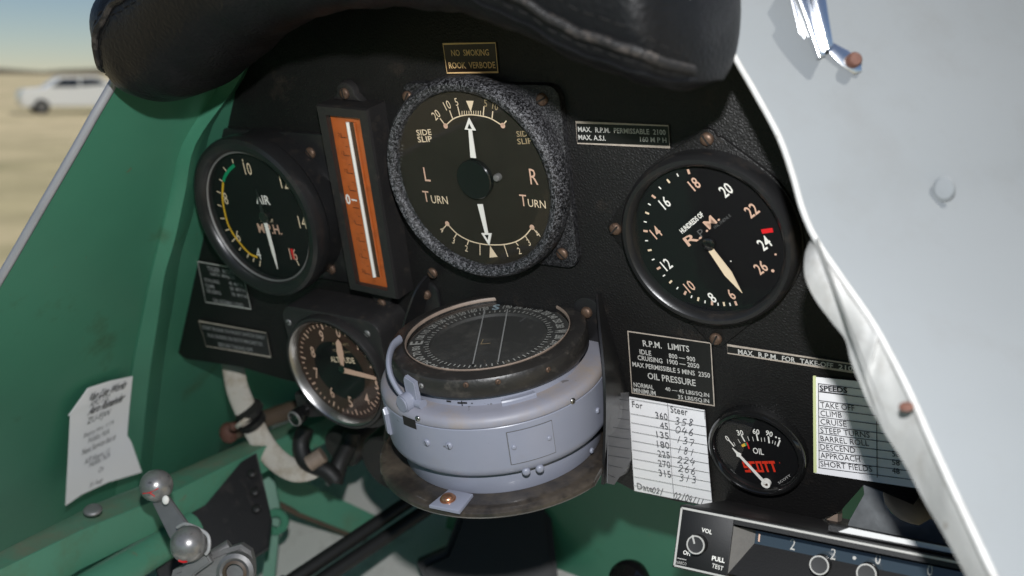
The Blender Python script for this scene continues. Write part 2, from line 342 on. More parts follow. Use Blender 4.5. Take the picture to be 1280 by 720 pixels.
class Gfx:
    def __init__(s, fr=None, z=0.): s.fr = fr; s.z = z; s.v = []; s.f = []; s.mi = []; s.ms = []
    def _m(s, m):
        if m not in s.ms: s.ms.append(m)
        return s.ms.index(m)
    def add(s, vs, fs, m, dz=0.):
        b = len(s.v); i = s._m(m)
        s.v += [(x, y, s.z + dz) for x, y in vs]; s.f += [tuple(b + k for k in f) for f in fs]; s.mi += [i] * len(fs)
    def poly(s, pts, m, dz=0.): s.add(pts, [tuple(range(len(pts)))], m, dz)
    def text(s, t, c, h, m, w=None, ang=0., bold=0., shear=0., wf=1., dz=0.):
        vs, fs, asp = glyphs(t, bold); ww = w if w else h * asp * wf; ca, sa = cos(ang), sin(ang)
        out = []
        for a, b in vs:
            x, y = a * ww + shear * b * h, b * h; out.append((c[0] + x * ca - y * sa, c[1] + x * sa + y * ca))
        s.add(out, fs, m, dz)
    def line(s, pts, wd, m, dz=0., closed=False):
        pts = [Vector(p[:2]) for p in pts]; n = len(pts); L = []; R = []
        for i, p in enumerate(pts):
            if closed: a, b = pts[i - 1], pts[(i + 1) % n]
            else: a, b = pts[max(0, i - 1)], pts[min(n - 1, i + 1)]
            t = b - a
            if t.length < 1e-9: t = Vector((1, 0))
            t.normalize(); q = Vector((-t.y, t.x)) * wd / 2
            if closed or 0 < i < n - 1:
                u1 = (pts[i] - pts[i - 1]).normalized(); k = u1.dot(t); q = q / max(.5, k)
            L.append(tuple(p + q)); R.append(tuple(p - q))
        fs = [(i, (i + 1) % n, n + (i + 1) % n, n + i) for i in range(n if closed else n - 1)]
        s.add(L + R, fs, m, dz)
    def arc(s, c, r, a0, a1, wd, m, n=40, dz=0.):
        s.line([(c[0] + r * cos(a0 + (a1 - a0) * i / n), c[1] + r * sin(a0 + (a1 - a0) * i / n)) for i in range(n + 1)], wd, m, dz)
    def disc(s, c, r, m, n=36, dz=0.): s.poly([(c[0] + r * cos(2 * pi * i / n), c[1] + r * sin(2 * pi * i / n)) for i in range(n)], m, dz)
    def tick(s, c, a, r0, r1, wd, m, dz=0.): s.line([(c[0] + r0 * cos(a), c[1] + r0 * sin(a)), (c[0] + r1 * cos(a), c[1] + r1 * sin(a))], wd, m, dz)
    # the same, but anchored where the photograph shows the mark on this face
    def P(s, p): return s.fr.uv(p, s.z)
    def tpx(s, t, p0, p1, hpx, m, bold=0., shear=0., dz=0.):
        a, b = s.P(p0), s.P(p1); c = (a + b) / 2; pc = ((p0[0] + p1[0]) / 2, (p0[1] + p1[1]) / 2)
        h = (s.P((pc[0], pc[1] - hpx / 2)) - s.P((pc[0], pc[1] + hpx / 2))).length
        s.text(t, c, h, m, (b - a).length, atan2(b.y - a.y, b.x - a.x), bold, shear, dz=dz)
    def lpx(s, ps, wd, m, dz=0.): s.line([s.P(p) for p in ps], wd, m, dz)
    def hand(s, t, p0, p1, hpx, m, wd=.0004):
        a, b = s.P(p0), s.P(p1); n = len(t); ex = (b - a) / n; pc = ((p0[0] + p1[0]) / 2, (p0[1] + p1[1]) / 2)
        h = (s.P((pc[0], pc[1] - hpx / 2)) - s.P((pc[0], pc[1] + hpx / 2))).length; u = ex.normalized(); ey = Vector((-u.y, u.x)) * h + u * h * .25
        for i, ch in enumerate(t):
            j = random.uniform(-.12, .12)
            for st in HAND.get(ch, []):
                pp = [a + ex * (i + .08 + .78 * q[0]) + ey * (q[1] - .5 + j) for q in st]
                if len(pp) > 2: pp = smooth_path([(*q, 0) for q in pp], 5)
                s.line(pp, wd, m)
    def build(s, name, parent, label=None):
        me = bpy.data.meshes.new(name); me.from_pydata(s.v, [], s.f); me.update()
        bm = bmesh.new(); bm.from_mesh(me)
        for f in bm.faces:
            if f.normal.z < 0: f.normal_flip()
        bm.to_mesh(me); bm.free()
        for k, p in enumerate(me.polygons): p.material_index = s.mi[k]
        return obj(name, me, s.ms, parent, label=label)
def bezel_prof(Ro, Ri, zb, zf, r=.003):
    return [(Ro, zb), (Ro, zf - r), (Ro - r * .12, zf - r * .5), (Ro - r * .5, zf - r * .12), (Ro - r, zf), (Ri + r * .7, zf), (Ri + r * .25, zf - r * .2), (Ri, zf - r * .7), (Ri, zb)]
def sheet_up(bm):
    for f in bm.faces:
        f.normal_update()
        if f.normal.z < 0: f.normal_flip()
        f.smooth = True
    return bm
def glass_disc(R, z): return sheet_up(lathe([(0, z + .0006), (R * .7, z + .0005), (R, z)], 64))

# ================================================================== the ground and far things (outside the tilted aircraft)
def ground():
    bm = bmesh.new(); R = 6000; n = 48
    c = bm.verts.new((0, 0, 0)); rings = []
    for rr in (15, 60, 250, 1000, R):
        rings.append([bm.verts.new((rr * cos(2 * pi * i / n), rr * sin(2 * pi * i / n), 0)) for i in range(n)])
    for i in range(n): bm.faces.new((c, rings[0][i], rings[0][(i + 1) % n]))
    for A, B in zip(rings, rings[1:]):
        for i in range(n): bm.faces.new((A[i], B[i], B[(i + 1) % n], A[(i + 1) % n]))
    o = obj('ground', bm, 'grass', kind='structure'); TOP.remove(o); return o
ground()
def hills():
    bm = bmesh.new(); rows = [[], [], []]
    for i in range(141):
        a = radians(60 + i * 1.0); R = 900; h = 3 + 2 * sin(i * .31) + 2 * sin(i * .83 + 1) + random.uniform(0, 1.5)
        for k, (dr, z) in enumerate(((0, -.5), (25, h * .75), (80, h))): rows[k].append((-(R + dr) * -cos(a), (R + dr) * sin(a), z))
    o = obj('hills', grid_sheet(rows), 'far_scrub', kind='structure'); TOP.remove(o)
hills()
def car():
    fr = Frame((0, 0, 0), (1, 0, 0), (0, 1, 0), (0, 0, 1))
    root = thing('parked_car', 'small white parked car far off on the dry grass', 'car', fr); TOP.remove(root)
    prof = [(-2.1, .32), (-2.12, .75), (-2.0, .98), (-1.15, 1.06), (-.55, 1.52), (.95, 1.55), (1.75, 1.08), (2.08, 1.0), (2.12, .4), (1.9, .3), (-1.9, .3)]
    bm = bmesh.new(); a = [bm.verts.new((x, -.82 + (.12 if z > 1.2 else 0), z)) for x, z in prof]; b = [bm.verts.new((x, .82 - (.12 if z > 1.2 else 0), z)) for x, z in prof]
    bm.faces.new(a); bm.faces.new(b[::-1])
    for i in range(len(a)): bm.faces.new((a[i], b[i], b[(i + 1) % len(a)], a[(i + 1) % len(a)]))
    bmesh.ops.recalc_face_normals(bm, faces=bm.faces); bmesh.ops.bevel(bm, geom=list(bm.edges), offset=.05, segments=2, affect='EDGES')
    obj('body', bm, 'car_white', root)
    for sy in (-1, 1):
        for pts in ([(-.95, 1.1), (-.5, 1.44), (.15, 1.46), (.15, 1.1)], [(.22, 1.1), (.22, 1.46), (.88, 1.46), (1.45, 1.1)]):
            bm = slab([(x, sy * (.80 - (z - 1.06) * .22 + .012), z) for x, z in pts], (0, sy, .2), .012); obj('window', bm, 'car_glass', root)
        for x in (-1.35, 1.3):
            bm = bmesh.new(); m = Matrix.Translation((x, sy * .74, .31)) @ Matrix.Rotation(pi / 2, 4, 'X'); bmesh.ops.create_cone(bm, cap_ends=True, segments=24, radius1=.31, radius2=.31, depth=.2, matrix=m)
            wh = obj('wheel', bm, 'tyre', root)
            bm = bmesh.new(); m = Matrix.Translation((x, sy * .80, .31)) @ Matrix.Rotation(pi / 2, 4, 'X'); bmesh.ops.create_cone(bm, cap_ends=True, segments=20, radius1=.19, radius2=.17, depth=.1, matrix=m)
            obj('rim', bm, 'dull_steel', wh)
    k = TILT.to_3x3() @ ray((92, 126)); cw = TILT @ CAM; t = -cw.z / k.z; d = min(t, 46 / k.length); p = cw + k * d
    root.matrix_world = Matrix.Translation((p.x, p.y, 0)) @ Matrix.Rotation(atan2(k.y, k.x) - pi / 2 + .15, 4, 'Z')
car()

# ================================================================== instrument panel
PAN = panel_frame(0, 0)
def PX(p, off=0.): return PAN.uv(p, off)
def panel():
    px = [(300, 88), (262, 200), (236, 330), (220, 440), (232, 449), (300, 459), (352, 474)]
    pts = [tuple(PX(p)) for p in px]
    pts += [(-.19, -.116), (-.12, -.118), (-.02, -.122), (.06, -.133)]
    pts += [tuple(PX(p)) for p in ((790, 613), (845, 627), (960, 645), (1022, 652), (1050, 640), (1080, 606))]
    pts += [(.245, -.098), (.262, -.06), (.258, 0), (.235, .08), (.205, .145), (.165, .195), (.10, .222), (0, .228), (-.08, .215), (-.14, .19)]
    bm = prism(pts[::-1] if 0 else pts, -.0035, 0, .0008)
    obj('instrument_panel', bm, 'panel_leather', fr=PAN, label='black grained leather covered instrument panel carrying all the round gauges', cat='instrument panel')
panel()

# ------------------------------------------------------------------ turn indicator
def turn_indicator():
    cx, cz = -.0060, .0772; fr = panel_frame(cx, cz)
    t = thing('turn_indicator', 'largest round gauge, grey crackle-finish rim, TURN and SIDE SLIP dial with two white pointers', 'gauge', fr)
    q = [fr.uv(p, 0) for p in ((507, 108), (700, 112), (716, 322), (548, 340))]
    q = [(-.060, .058), (.059, .060), (.061, -.060), (-.058, -.060)]; rr = .008; pts = []
    for (x, y), a0 in zip(((1, 1), (-1, 1), (-1, -1), (1, -1)), (0, pi / 2, pi, 1.5 * pi)):
        for i in range(5): pts.append((.004 + x * .0475 + rr * cos(a0 + i * pi / 8), y * .0475 + rr * sin(a0 + i * pi / 8)))
    obj('flange', prism(pts, 0, .005, .0012), 'crackle_dark', t)
    prof = [(.0605, .004), (.0625, .010), (.0622, .0165), (.0612, .0195), (.0595, .0213), (.0575, .0213), (.0555, .0200), (.0544, .0180), (.0540, .010)]
    obj('bezel', lathe(prof, 96), 'crackle', t)
    ZD = .0155
    obj('dial', lathe([(0, ZD), (.0545, ZD)], 72), 'dial_dark', t)
    g = Gfx(fr, ZD + .0002); c = (.0, .0)
    # sideslip arc
    pa = [(557, 157), (566, 149), (576, 145), (587, 143.5), (599, 144.5), (613, 148), (628, 157)]
    g.line(smooth_path([(*g.P(p), 0) for p in pa], 5), .0007, 'lume_cream')
    for p, q in (((557, 157), (550, 148)), ((566, 149), (562, 138)), ((575, 145), (572, 133)), ((604, 144.5), (605, 133)), ((615, 148), (616, 139)), ((628, 157), (633, 151))): g.lpx((p, q), .0007, 'lume_cream')
    for i in range(9):
        x = 577.5 + i * 2.9; g.lpx(((x, 144.2), (x, 138.5)), .00045, 'lume_cream')
    for p in ((557, 157.5), (628.5, 157), (559, 279.5), (665, 284)): g.disc(g.P(p), .0016, 'lume_peach', 20)
    g.poly([g.P(p) for p in ((582.5, 126), (592, 126), (588.5, 140))], 'lume_cream')
    g.poly([g.P(p) for p in ((612.5, 307), (622, 321), (612, 322))], 'lume_cream')
    for s_, p, hp, a, m in (('20', (545, 143.5), 11, .6, 'lume_cream'), ('10', (559, 131.5), 11, .38, 'lume_cream'), ('5', (570.5, 127.5), 9.5, .2, 'lume_cream'), ('5', (607, 129), 9, -.1, 'lume_dim'), ('10', (619, 133), 9, -.3, 'lume_dim')):  # right-hand figures take the dim tone: shade put into their colour
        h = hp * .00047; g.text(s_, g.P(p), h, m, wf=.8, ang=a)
    for s_, a, b in (('SIDE', (520.5, 166), (539, 165)), ('SLIP', (522, 174.5), (540, 173.5)), ('SIDE', (645.5, 167.5), (664, 167)), ('SLIP', (646.5, 177), (665, 176))): g.tpx(s_, a, b, 7.2, 'lume_cream' if a[0] < 600 else 'lume_dim', bold=.012)  # right-hand words coloured dimmer too, for the shade on that side
    L = lambda s_, p, hp, wf=.8, m='lume_peach': g.text(s_, g.P(p), hp * .00047, m, wf=wf)
    L('L', (533.5, 218), 19); L('R', (667, 221), 20, .72)
    L('T', (532.5, 245.5), 15); L('T', (654, 250.5), 15)
    for s_, a, b in (('URN', (539, 249), (559.5, 250.5)), ('URN', (660, 253.5), (682, 256))): g.tpx(s_, a, b, 9.5, 'lume_cream')
    pb = [(559, 279.5), (571, 292), (586, 300.5), (600, 304.5), (613, 306), (631, 305.5), (646, 301.5), (657, 294), (665, 284)]
    g.line(smooth_path([(*g.P(p), 0) for p in pb], 5), .0007, 'lume_cream')
    for p, q in (((559, 280), (554, 286)), ((571, 292), (568, 297)), ((586, 300), (584, 306)), ((600, 304), (600, 319)), ((630, 306), (635, 321)), ((644, 302), (648, 307)), ((656, 294), (660, 300)), ((665, 284), (671, 291))): g.lpx((p, q), .0006, 'lume_cream')
    for s_, p, a in (('4', (552.5, 287), -.6), ('3', (567, 301), -.4), ('2', (583, 310.5), -.2), ('2', (649, 313.5), .25), ('3', (661, 303), .4), ('4', (672, 292.5), .6)): g.text(s_, g.P(p), 9 * .00047, 'lume_cream', wf=.8, ang=a)
    # serial marks on the left edge
    for i in range(6): p = (503 - .4 * i, 182 + i * 4.2); g.text(random.choice('852'), g.P(p), .0017, 'mark_grey', ang=1.4)
    g.build('markings', t)
    hb = Vector(fr.uv((592, 225), ZD + .003))
    def arrow(name, base, tip):
        z = ZD + .0022; b0 = Vector(fr.uv(base, z)); b1 = Vector(fr.uv(tip, z)); d = (b1 - b0); L_ = d.length; d /= L_; n = Vector((-d.y, d.x))
        P = lambda s_, w_: b0 + d * (L_ * s_) + n * w_
        bm = bmesh.new(); zt = z + .0006
        outl = [P(0, -.0019), P(.70, -.0011), P(.70, -.0038), P(1, 0), P(.70, .0038), P(.70, .0011), P(0, .0019)]
        prism(outl, z, zt, 0, bm=bm)
        nb = len(bm.faces)
        bm.faces.new([bm.verts.new((*p, zt + .00015)) for p in (P(.735, -.0015), P(.735, .0015), P(.86, 0))])
        o = obj(name, bm, ['lume_white', 'dial_black'], t, ang=.3)
        o.data.polygons[nb].material_index = 1
    arrow('pointer', (592, 197), (586.5, 147)); arrow('pointer', (600.5, 255), (612, 306.5))
    obj('hub', lathe([(.0122, 0), (.0122, .0028), (.0116, .0034), (0, .0036)], 48, (hb.x, hb.y, ZD)), 'black_gloss', t)
    pv = Vector(fr.uv((621.5, 222), ZD + .002))
    obj('stop_pin', lathe([(.0022, 0), (.0024, .0025), (.0018, .0036), (0, .004)], 20, (pv.x, pv.y, ZD)), 'dull_steel', t)
    obj('glass', glass_disc(.0542, .0182), 'gauge_glass', t, recalc=False)
    for p in ((510, 121), (678, 124), (703, 317), (541, 341)):
        q = fr.uv(p, .005); screw(t, q.x, q.y, .005, .0037, .0022)
turn_indicator()

# ------------------------------------------------------------------ airspeed indicator
def airspeed():
    fr = panel_frame(-.1868, .0418); t = thing('airspeed_indicator', 'round black airspeed gauge with yellow and green arcs, nearest the green side wall', 'gauge', fr)
    pts = []; 
    for (x, y), a0 in zip(((1, 1), (-1, 1), (-1, -1), (1, -1)), (0, pi / 2, pi, 1.5 * pi)):
        for i in range(5): pts.append((.0055 + x * .047 + .008 * cos(a0 + i * pi / 8), y * .047 + .008 * sin(a0 + i * pi / 8)))
    obj('flange', prism(pts, 0, .004, .001), 'black_paint', t)
    prof = [(.0565, .003), (.0565, .018), (.0588, .021), (.0592, .0290), (.0580, .0322), (.0555, .0335), (.0520, .0330), (.0496, .0315), (.0482, .0285), (.0478, .020)]
    obj('bezel', lathe(prof, 96), 'black_paint', t)
    obj('glass_ring', lathe([(.0486, .0292), (.0479, .0296), (.0473, .0290), (.0473, .0282)], 96), 'dull_steel', t)
    ZD = .0240; obj('dial', lathe([(0, ZD), (.0480, ZD)], 72), 'dial_black', t)
    g = Gfx(fr, ZD + .0002)
    N = lambda s_, p, hp, m='lume_peach', wf=.72, b=.0: g.text(s_, g.P(p), hp * .00062, m, wf=wf, bold=b)
    for s_, p, m in (('10', (309.5, 211), 'lume_cream'), ('12', (355, 228), 'lume_cream'), ('14', (378, 278), 'lume_cream'), ('16', (366.5, 318), 'lume_peach'), ('4', (323, 317), 'lume_white'), ('6', (297.5, 295), 'lume_cream'), ('8', (282, 248), 'lume_cream')): N(s_, p, 14.5, m)
    g.tpx('AIR', (319.5, 249), (337, 250.5), 10.5, 'lume_white', bold=.015); g.tpx('TENS OF', (324.5, 275), (341.5, 276), 4, 'lume_cream'); g.tpx('M.P.H.', (322.5, 285), (351.5, 287.5), 11, 'lume_peach', bold=.01)
    pts = [(322, 321.5), (312, 317), (300, 304), (290, 290), (284, 277), (279.5, 258), (278, 243), (279, 228)]
    g.line(smooth_path([(*g.P(p), 0) for p in pts], 5), .0017, 'mark_yellow')
    pts = [(279.3, 227), (281, 221), (286, 213), (293, 206.5)]
    g.line(smooth_path([(*g.P(p), 0) for p in pts], 5), .0024, 'mark_green')
    g.lpx(((364, 311), (368, 324)), .0026, 'mark_red')
    out = [(303, 199, 303.5, 202), (290, 199, 291.5, 204), (279, 209, 283, 214), (274, 224, 278, 226.5), (271, 239, 276, 241.5), (272, 256, 277, 258), (275.5, 273, 281, 273), (282, 288, 286.5, 286.5), (290, 302, 294, 298), (299, 313, 301, 309.5), (309, 322, 311, 317), (316.5, 327, 317.5, 322.5), (324.5, 333, 325.5, 326), (371, 326, 374, 332)]
    for a, b, c, d in out: g.lpx(((a, b), (c, d)), .0009, 'lume_cream')
    g.build('markings', t)
    z = ZD + .003; a = fr.uv((330.5, 272), z); b = fr.uv((347.5, 336), z); d = (b - a).normalized(); n = Vector((-d.y, d.x))
    obj('pointer', prism([a - n * .0016, b - d * .012 - n * .0013, b, b - d * .012 + n * .0013, a + n * .0016][::-1], z, z + .0006), 'lume_white', t)
    a2 = fr.uv((330, 272), z); b2 = fr.uv((320, 236), z)
    obj('counterweight', prism([a2 + n * .002, b2, a2 - n * .002], z, z + .0006), 'black_paint', t)
    obj('hub', lathe([(.0045, ZD), (.0045, ZD + .0034), (.0028, ZD + .004), (0, ZD + .004)], 24, (a2.x, a2.y, 0)), 'black_gloss', t)
    obj('glass', glass_disc(.0478, .0282), 'gauge_glass', t, recalc=False)
    for p in ((273, 186), (388.5, 191), (414, 336)):
        q = fr.uv(p, .004); screw(t, q.x, q.y, .004, .0040, .0024)
airspeed()

# ------------------------------------------------------------------ engine rpm gauge
def rpm_gauge():
    fr = panel_frame(.1366, .0505); t = thing('rpm_gauge', 'round black rev counter with tilted dial marked HUNDREDS OF R.P.M.', 'gauge', fr)
    # three-eared mounting plate
    pts = []; ears = [fr.uv((886, 172), 0), fr.uv((772, 284), 0), fr.uv((897, 421), 0)]
    aa = [atan2(e.y, e.x) for e in ears]; rs = [e.length for e in ears]
    for i in range(180):
        a = 2 * pi * i / 180; r = .0500; er_ = .0055
        for ea, d in zip(aa, rs):
            ph = abs((a - ea + pi) % (2 * pi) - pi); al = math.acos((.0500 - er_) / d)
            if ph < al:
                k = .0500 / cos(al - ph)
                if d * sin(ph) < er_: k = min(k, d * cos(ph) + math.sqrt(er_ ** 2 - (d * sin(ph)) ** 2))
                r = max(r, k)
        pts.append((r * cos(a), r * sin(a)))
    obj('flange', prism(pts, 0, .0022, .0006), 'panel_leather', t)
    prof = [(.0492, .002), (.0494, .0085), (.0487, .0118), (.0470, .0138), (.0450, .0140), (.0434, .0128), (.0425, .0105), (.0421, .006)]
    obj('bezel', lathe(prof, 96), 'black_paint', t)
    ZD = .0075; obj('dial', lathe([(0, ZD), (.0425, ZD)], 72), 'dial_black', t)
    g = Gfx(fr, ZD + .0002); A = radians(40)
    for s_, p, m in (('18', (868, 230), 'lume_peach'), ('20', (907.5, 237.5), 'lume_white'), ('22', (939.5, 263), 'lume_peach'), ('24', (955.5, 304), 'lume_white'), ('26', (951, 334.5), 'lume_peach'), ('6', (914, 368), 'lume_peach'), ('8', (890, 372), 'lume_white'), ('10', (862, 358), 'lume_peach'), ('12', (833, 330.5), 'lume_white'), ('14', (820, 290.5), 'lume_peach'), ('16', (831, 253.5), 'lume_white')):
        g.text(s_, g.P(p), 15 * .00044, m, wf=.74, ang=A, bold=.012)
    g.tpx('HUNDREDS OF', (851, 290), (878, 267), 6.5, 'lume_white', bold=.03)
    g.tpx('R.', (857, 303.5), (874, 292), 12, 'lume_peach', bold=.015); g.tpx('.M.', (879, 286), (896, 270), 12, 'lume_peach', bold=.015)
    g.tpx('P', (874, 293), (879, 289), 9, 'mark_grey')
    c = Vector((.0026, .0012))
    for i in range(11):                       # one major tick per numeral, three minor between
        n0 = [(868, 230), (830, 253), (820, 290), (833, 330), (862, 358), (890, 372), (914, 368)]
    ang = [atan2(*(g.P(p) - c).yx) for p in ((866, 230), (827, 253), (817, 290), (831, 331), (860, 359), (890, 374), (916, 369))]
    ang = [a if i == 0 else a for i, a in enumerate(ang)]
    for i in range(1, len(ang)):
        while ang[i] < ang[i - 1]: ang[i] += 2 * pi
    for i, a in enumerate(ang):
        big = i % 1 == 0; g.tick(c, a, .0372, .0398, .0013, 'lume_peach')
        if i < len(ang) - 1:
            for k in (1, 2, 3):
                aa_ = a + (ang[i + 1] - a) * k / 4; g.tick(c, aa_, .0378 if k != 2 else .0372, .0396, .0007 if k != 2 else .0011, 'lume_white' if k != 2 else 'lume_cream')
    g.lpx(((952, 289.5), (966, 287.5)), .0024, 'mark_red'); g.disc(g.P((966, 338.5)), .0009, 'lume_peach', 12); g.disc(g.P((969.5, 318)), .0006, 'lume_peach', 10); g.disc(g.P((913.5, 326.5)), .0004, 'lume_white', 8)
    # faint maker's lettering, worn off
    for i in range(9): p = (893 + i * 2.4, 284.5 - i * 1.9); g.text(random.choice('EILTN'), g.P(p), .0016, 'mark_grey', ang=A)
    g.build('markings', t)
    z = ZD + .002; a = fr.uv((889, 312), z); b = fr.uv((928, 366), z); d = (b - a).normalized(); n = Vector((-d.y, d.x)); L = (b - a).length
    obj('pointer', prism([a - n * .0016, a + d * L * .55 - n * .0023, b, a + d * L * .55 + n * .0023, a + n * .0016][::-1], z, z + .0006), 'lume_cream', t)
    o = fr.uv((886, 305), z); obj('hub', lathe([(.0036, ZD), (.0036, z + .001), (.0022, z + .0018), (0, z + .0018)], 24, (o.x, o.y, 0)), 'black_gloss', t)
    obj('glass', glass_disc(.0424, .0110), 'gauge_glass', t, recalc=False)
    for e in ears: screw(t, e.x, e.y, .0022, .0036, .0026, 'brass_screw')
rpm_gauge()

# ------------------------------------------------------------------ altimeter
def altimeter():
    fr = panel_frame(-.1395, -.0710); t = thing('altimeter', 'round altimeter with brown dial and black setting knob, left of the compass', 'gauge', fr)
    pts = []
    for (x, y), a0 in zip(((1, 1), (-1, 1), (-1, -1), (1, -1)), (0, pi / 2, pi, 1.5 * pi)):
        rr = .012 if y > 0 else .036; e = .0465 - rr
        for i in range(8): pts.append((x * e + rr * cos(a0 + i * pi / 14), y * e + rr * sin(a0 + i * pi / 14)))
    obj('case', prism(pts, 0, .030, .002), 'black_worn', t)
    prof = [(.0452, .029), (.0456, .0335), (.0446, .0362), (.0430, .0368), (.0416, .0358)]
    obj('bezel', lathe(prof, 80), 'black_worn', t)
    obj('glass_ring', lathe([(.0420, .0366), (.0408, .0350), (.0396, .0300)], 80), 'steel', t)
    ZD = .0302; obj('dial', lathe([(.0235, ZD), (.0405, ZD)], 72), 'dial_brown', t); obj('dial_centre', lathe([(0, ZD), (.0235, ZD)], 60), 'dial_black', t)
    g = Gfx(fr, ZD + .0002); c = Vector((.0004, .0008))
    a0 = radians(102)
    for i in range(50):
        a = a0 - i * 2 * pi / 50; g.tick(c, a, .0345 if i % 5 else .0325, .0372, .0009 if i % 5 else .0013, 'lume_peach')
    for s_, p in (('0', (422.5, 415)), ('1', (446, 430)), ('2', (463.5, 453)), ('3', (470, 480)), ('4', (458.5, 498.5)), ('5', (438, 502.5)), ('6', (415, 490.5)), ('7', (395.5, 466.5)), ('8', (391, 440)), ('9', (402, 420))):
        g.text(s_, g.P(p), 16.5 * .00056, 'lume_peach', wf=.68, bold=.012)
    g.tpx('ALTITUDE', (413, 449), (443, 451), 6.5, 'lume_cream', bold=.02); g.tpx('AIRCRAFT', (415, 429.5), (436, 431), 3, 'lume_dim'); g.tpx('HUNDREDS FT', (416, 437.5), (438, 441), 3, 'lume_dim')
    g.build('markings', t)
    def hand(bpx, tpx, w0, w1, z):
        a = fr.uv(bpx, z); b = fr.uv(tpx, z); d = (b - a).normalized(); n = Vector((-d.y, d.x)); L = (b - a).length
        obj('pointer', prism([a - n * w0, a + d * L * .5 - n * w1, a + d * L * .86 - n * w1 * .8, b, a + d * L * .86 + n * w1 * .8, a + d * L * .5 + n * w1, a + n * w0][::-1], z, z + .0005), 'lume_peach', t)
    hand((428.5, 458), (422.5, 424), .0011, .0029, ZD + .0018); hand((429, 462.5), (473, 473.5), .0021, .0018, ZD + .0026)
    o = fr.uv((428, 460.5), ZD + .002); obj('hub', lathe([(.003, ZD), (.003, ZD + .0034), (0, ZD + .0036)], 20, (o.x, o.y, 0)), 'black_gloss', t)
    obj('glass', glass_disc(.0402, .0352), 'gauge_glass', t, recalc=False)
    k = fr.uv((370, 522), .034)
    kn = obj('setting_knob', lathe([(.0052, .012), (.0052, .026), (.0060, .027), (.0066, .030), (.0066, .035), (.0058, .0365), (.0050, .036), (0, .0358)], 32, (k.x, k.y, 0)), 'black_gloss', t)
    obj('knob_rim', lathe([(.0065, .0352), (.0062, .0366), (.0055, .0368), (.0053, .0360)], 32, (k.x, k.y, 0)), 'dull_steel', kn)
    obj('knob_boss', prism([(k.x - .009, k.y + .013), (k.x + .016, k.y + .017), (k.x + .018, k.y - .002), (k.x - .003, k.y - .008), (k.x - .009, k.y - .003)][::-1], 0, .024, .003), 'black_worn', t)
    for p, zz in (((361, 403), .030), ((459, 417), .030)):
        q = fr.uv(p, zz); screw(t, q.x, q.y, zz - .0003, .0026, .0013, 'dull_steel')
altimeter()

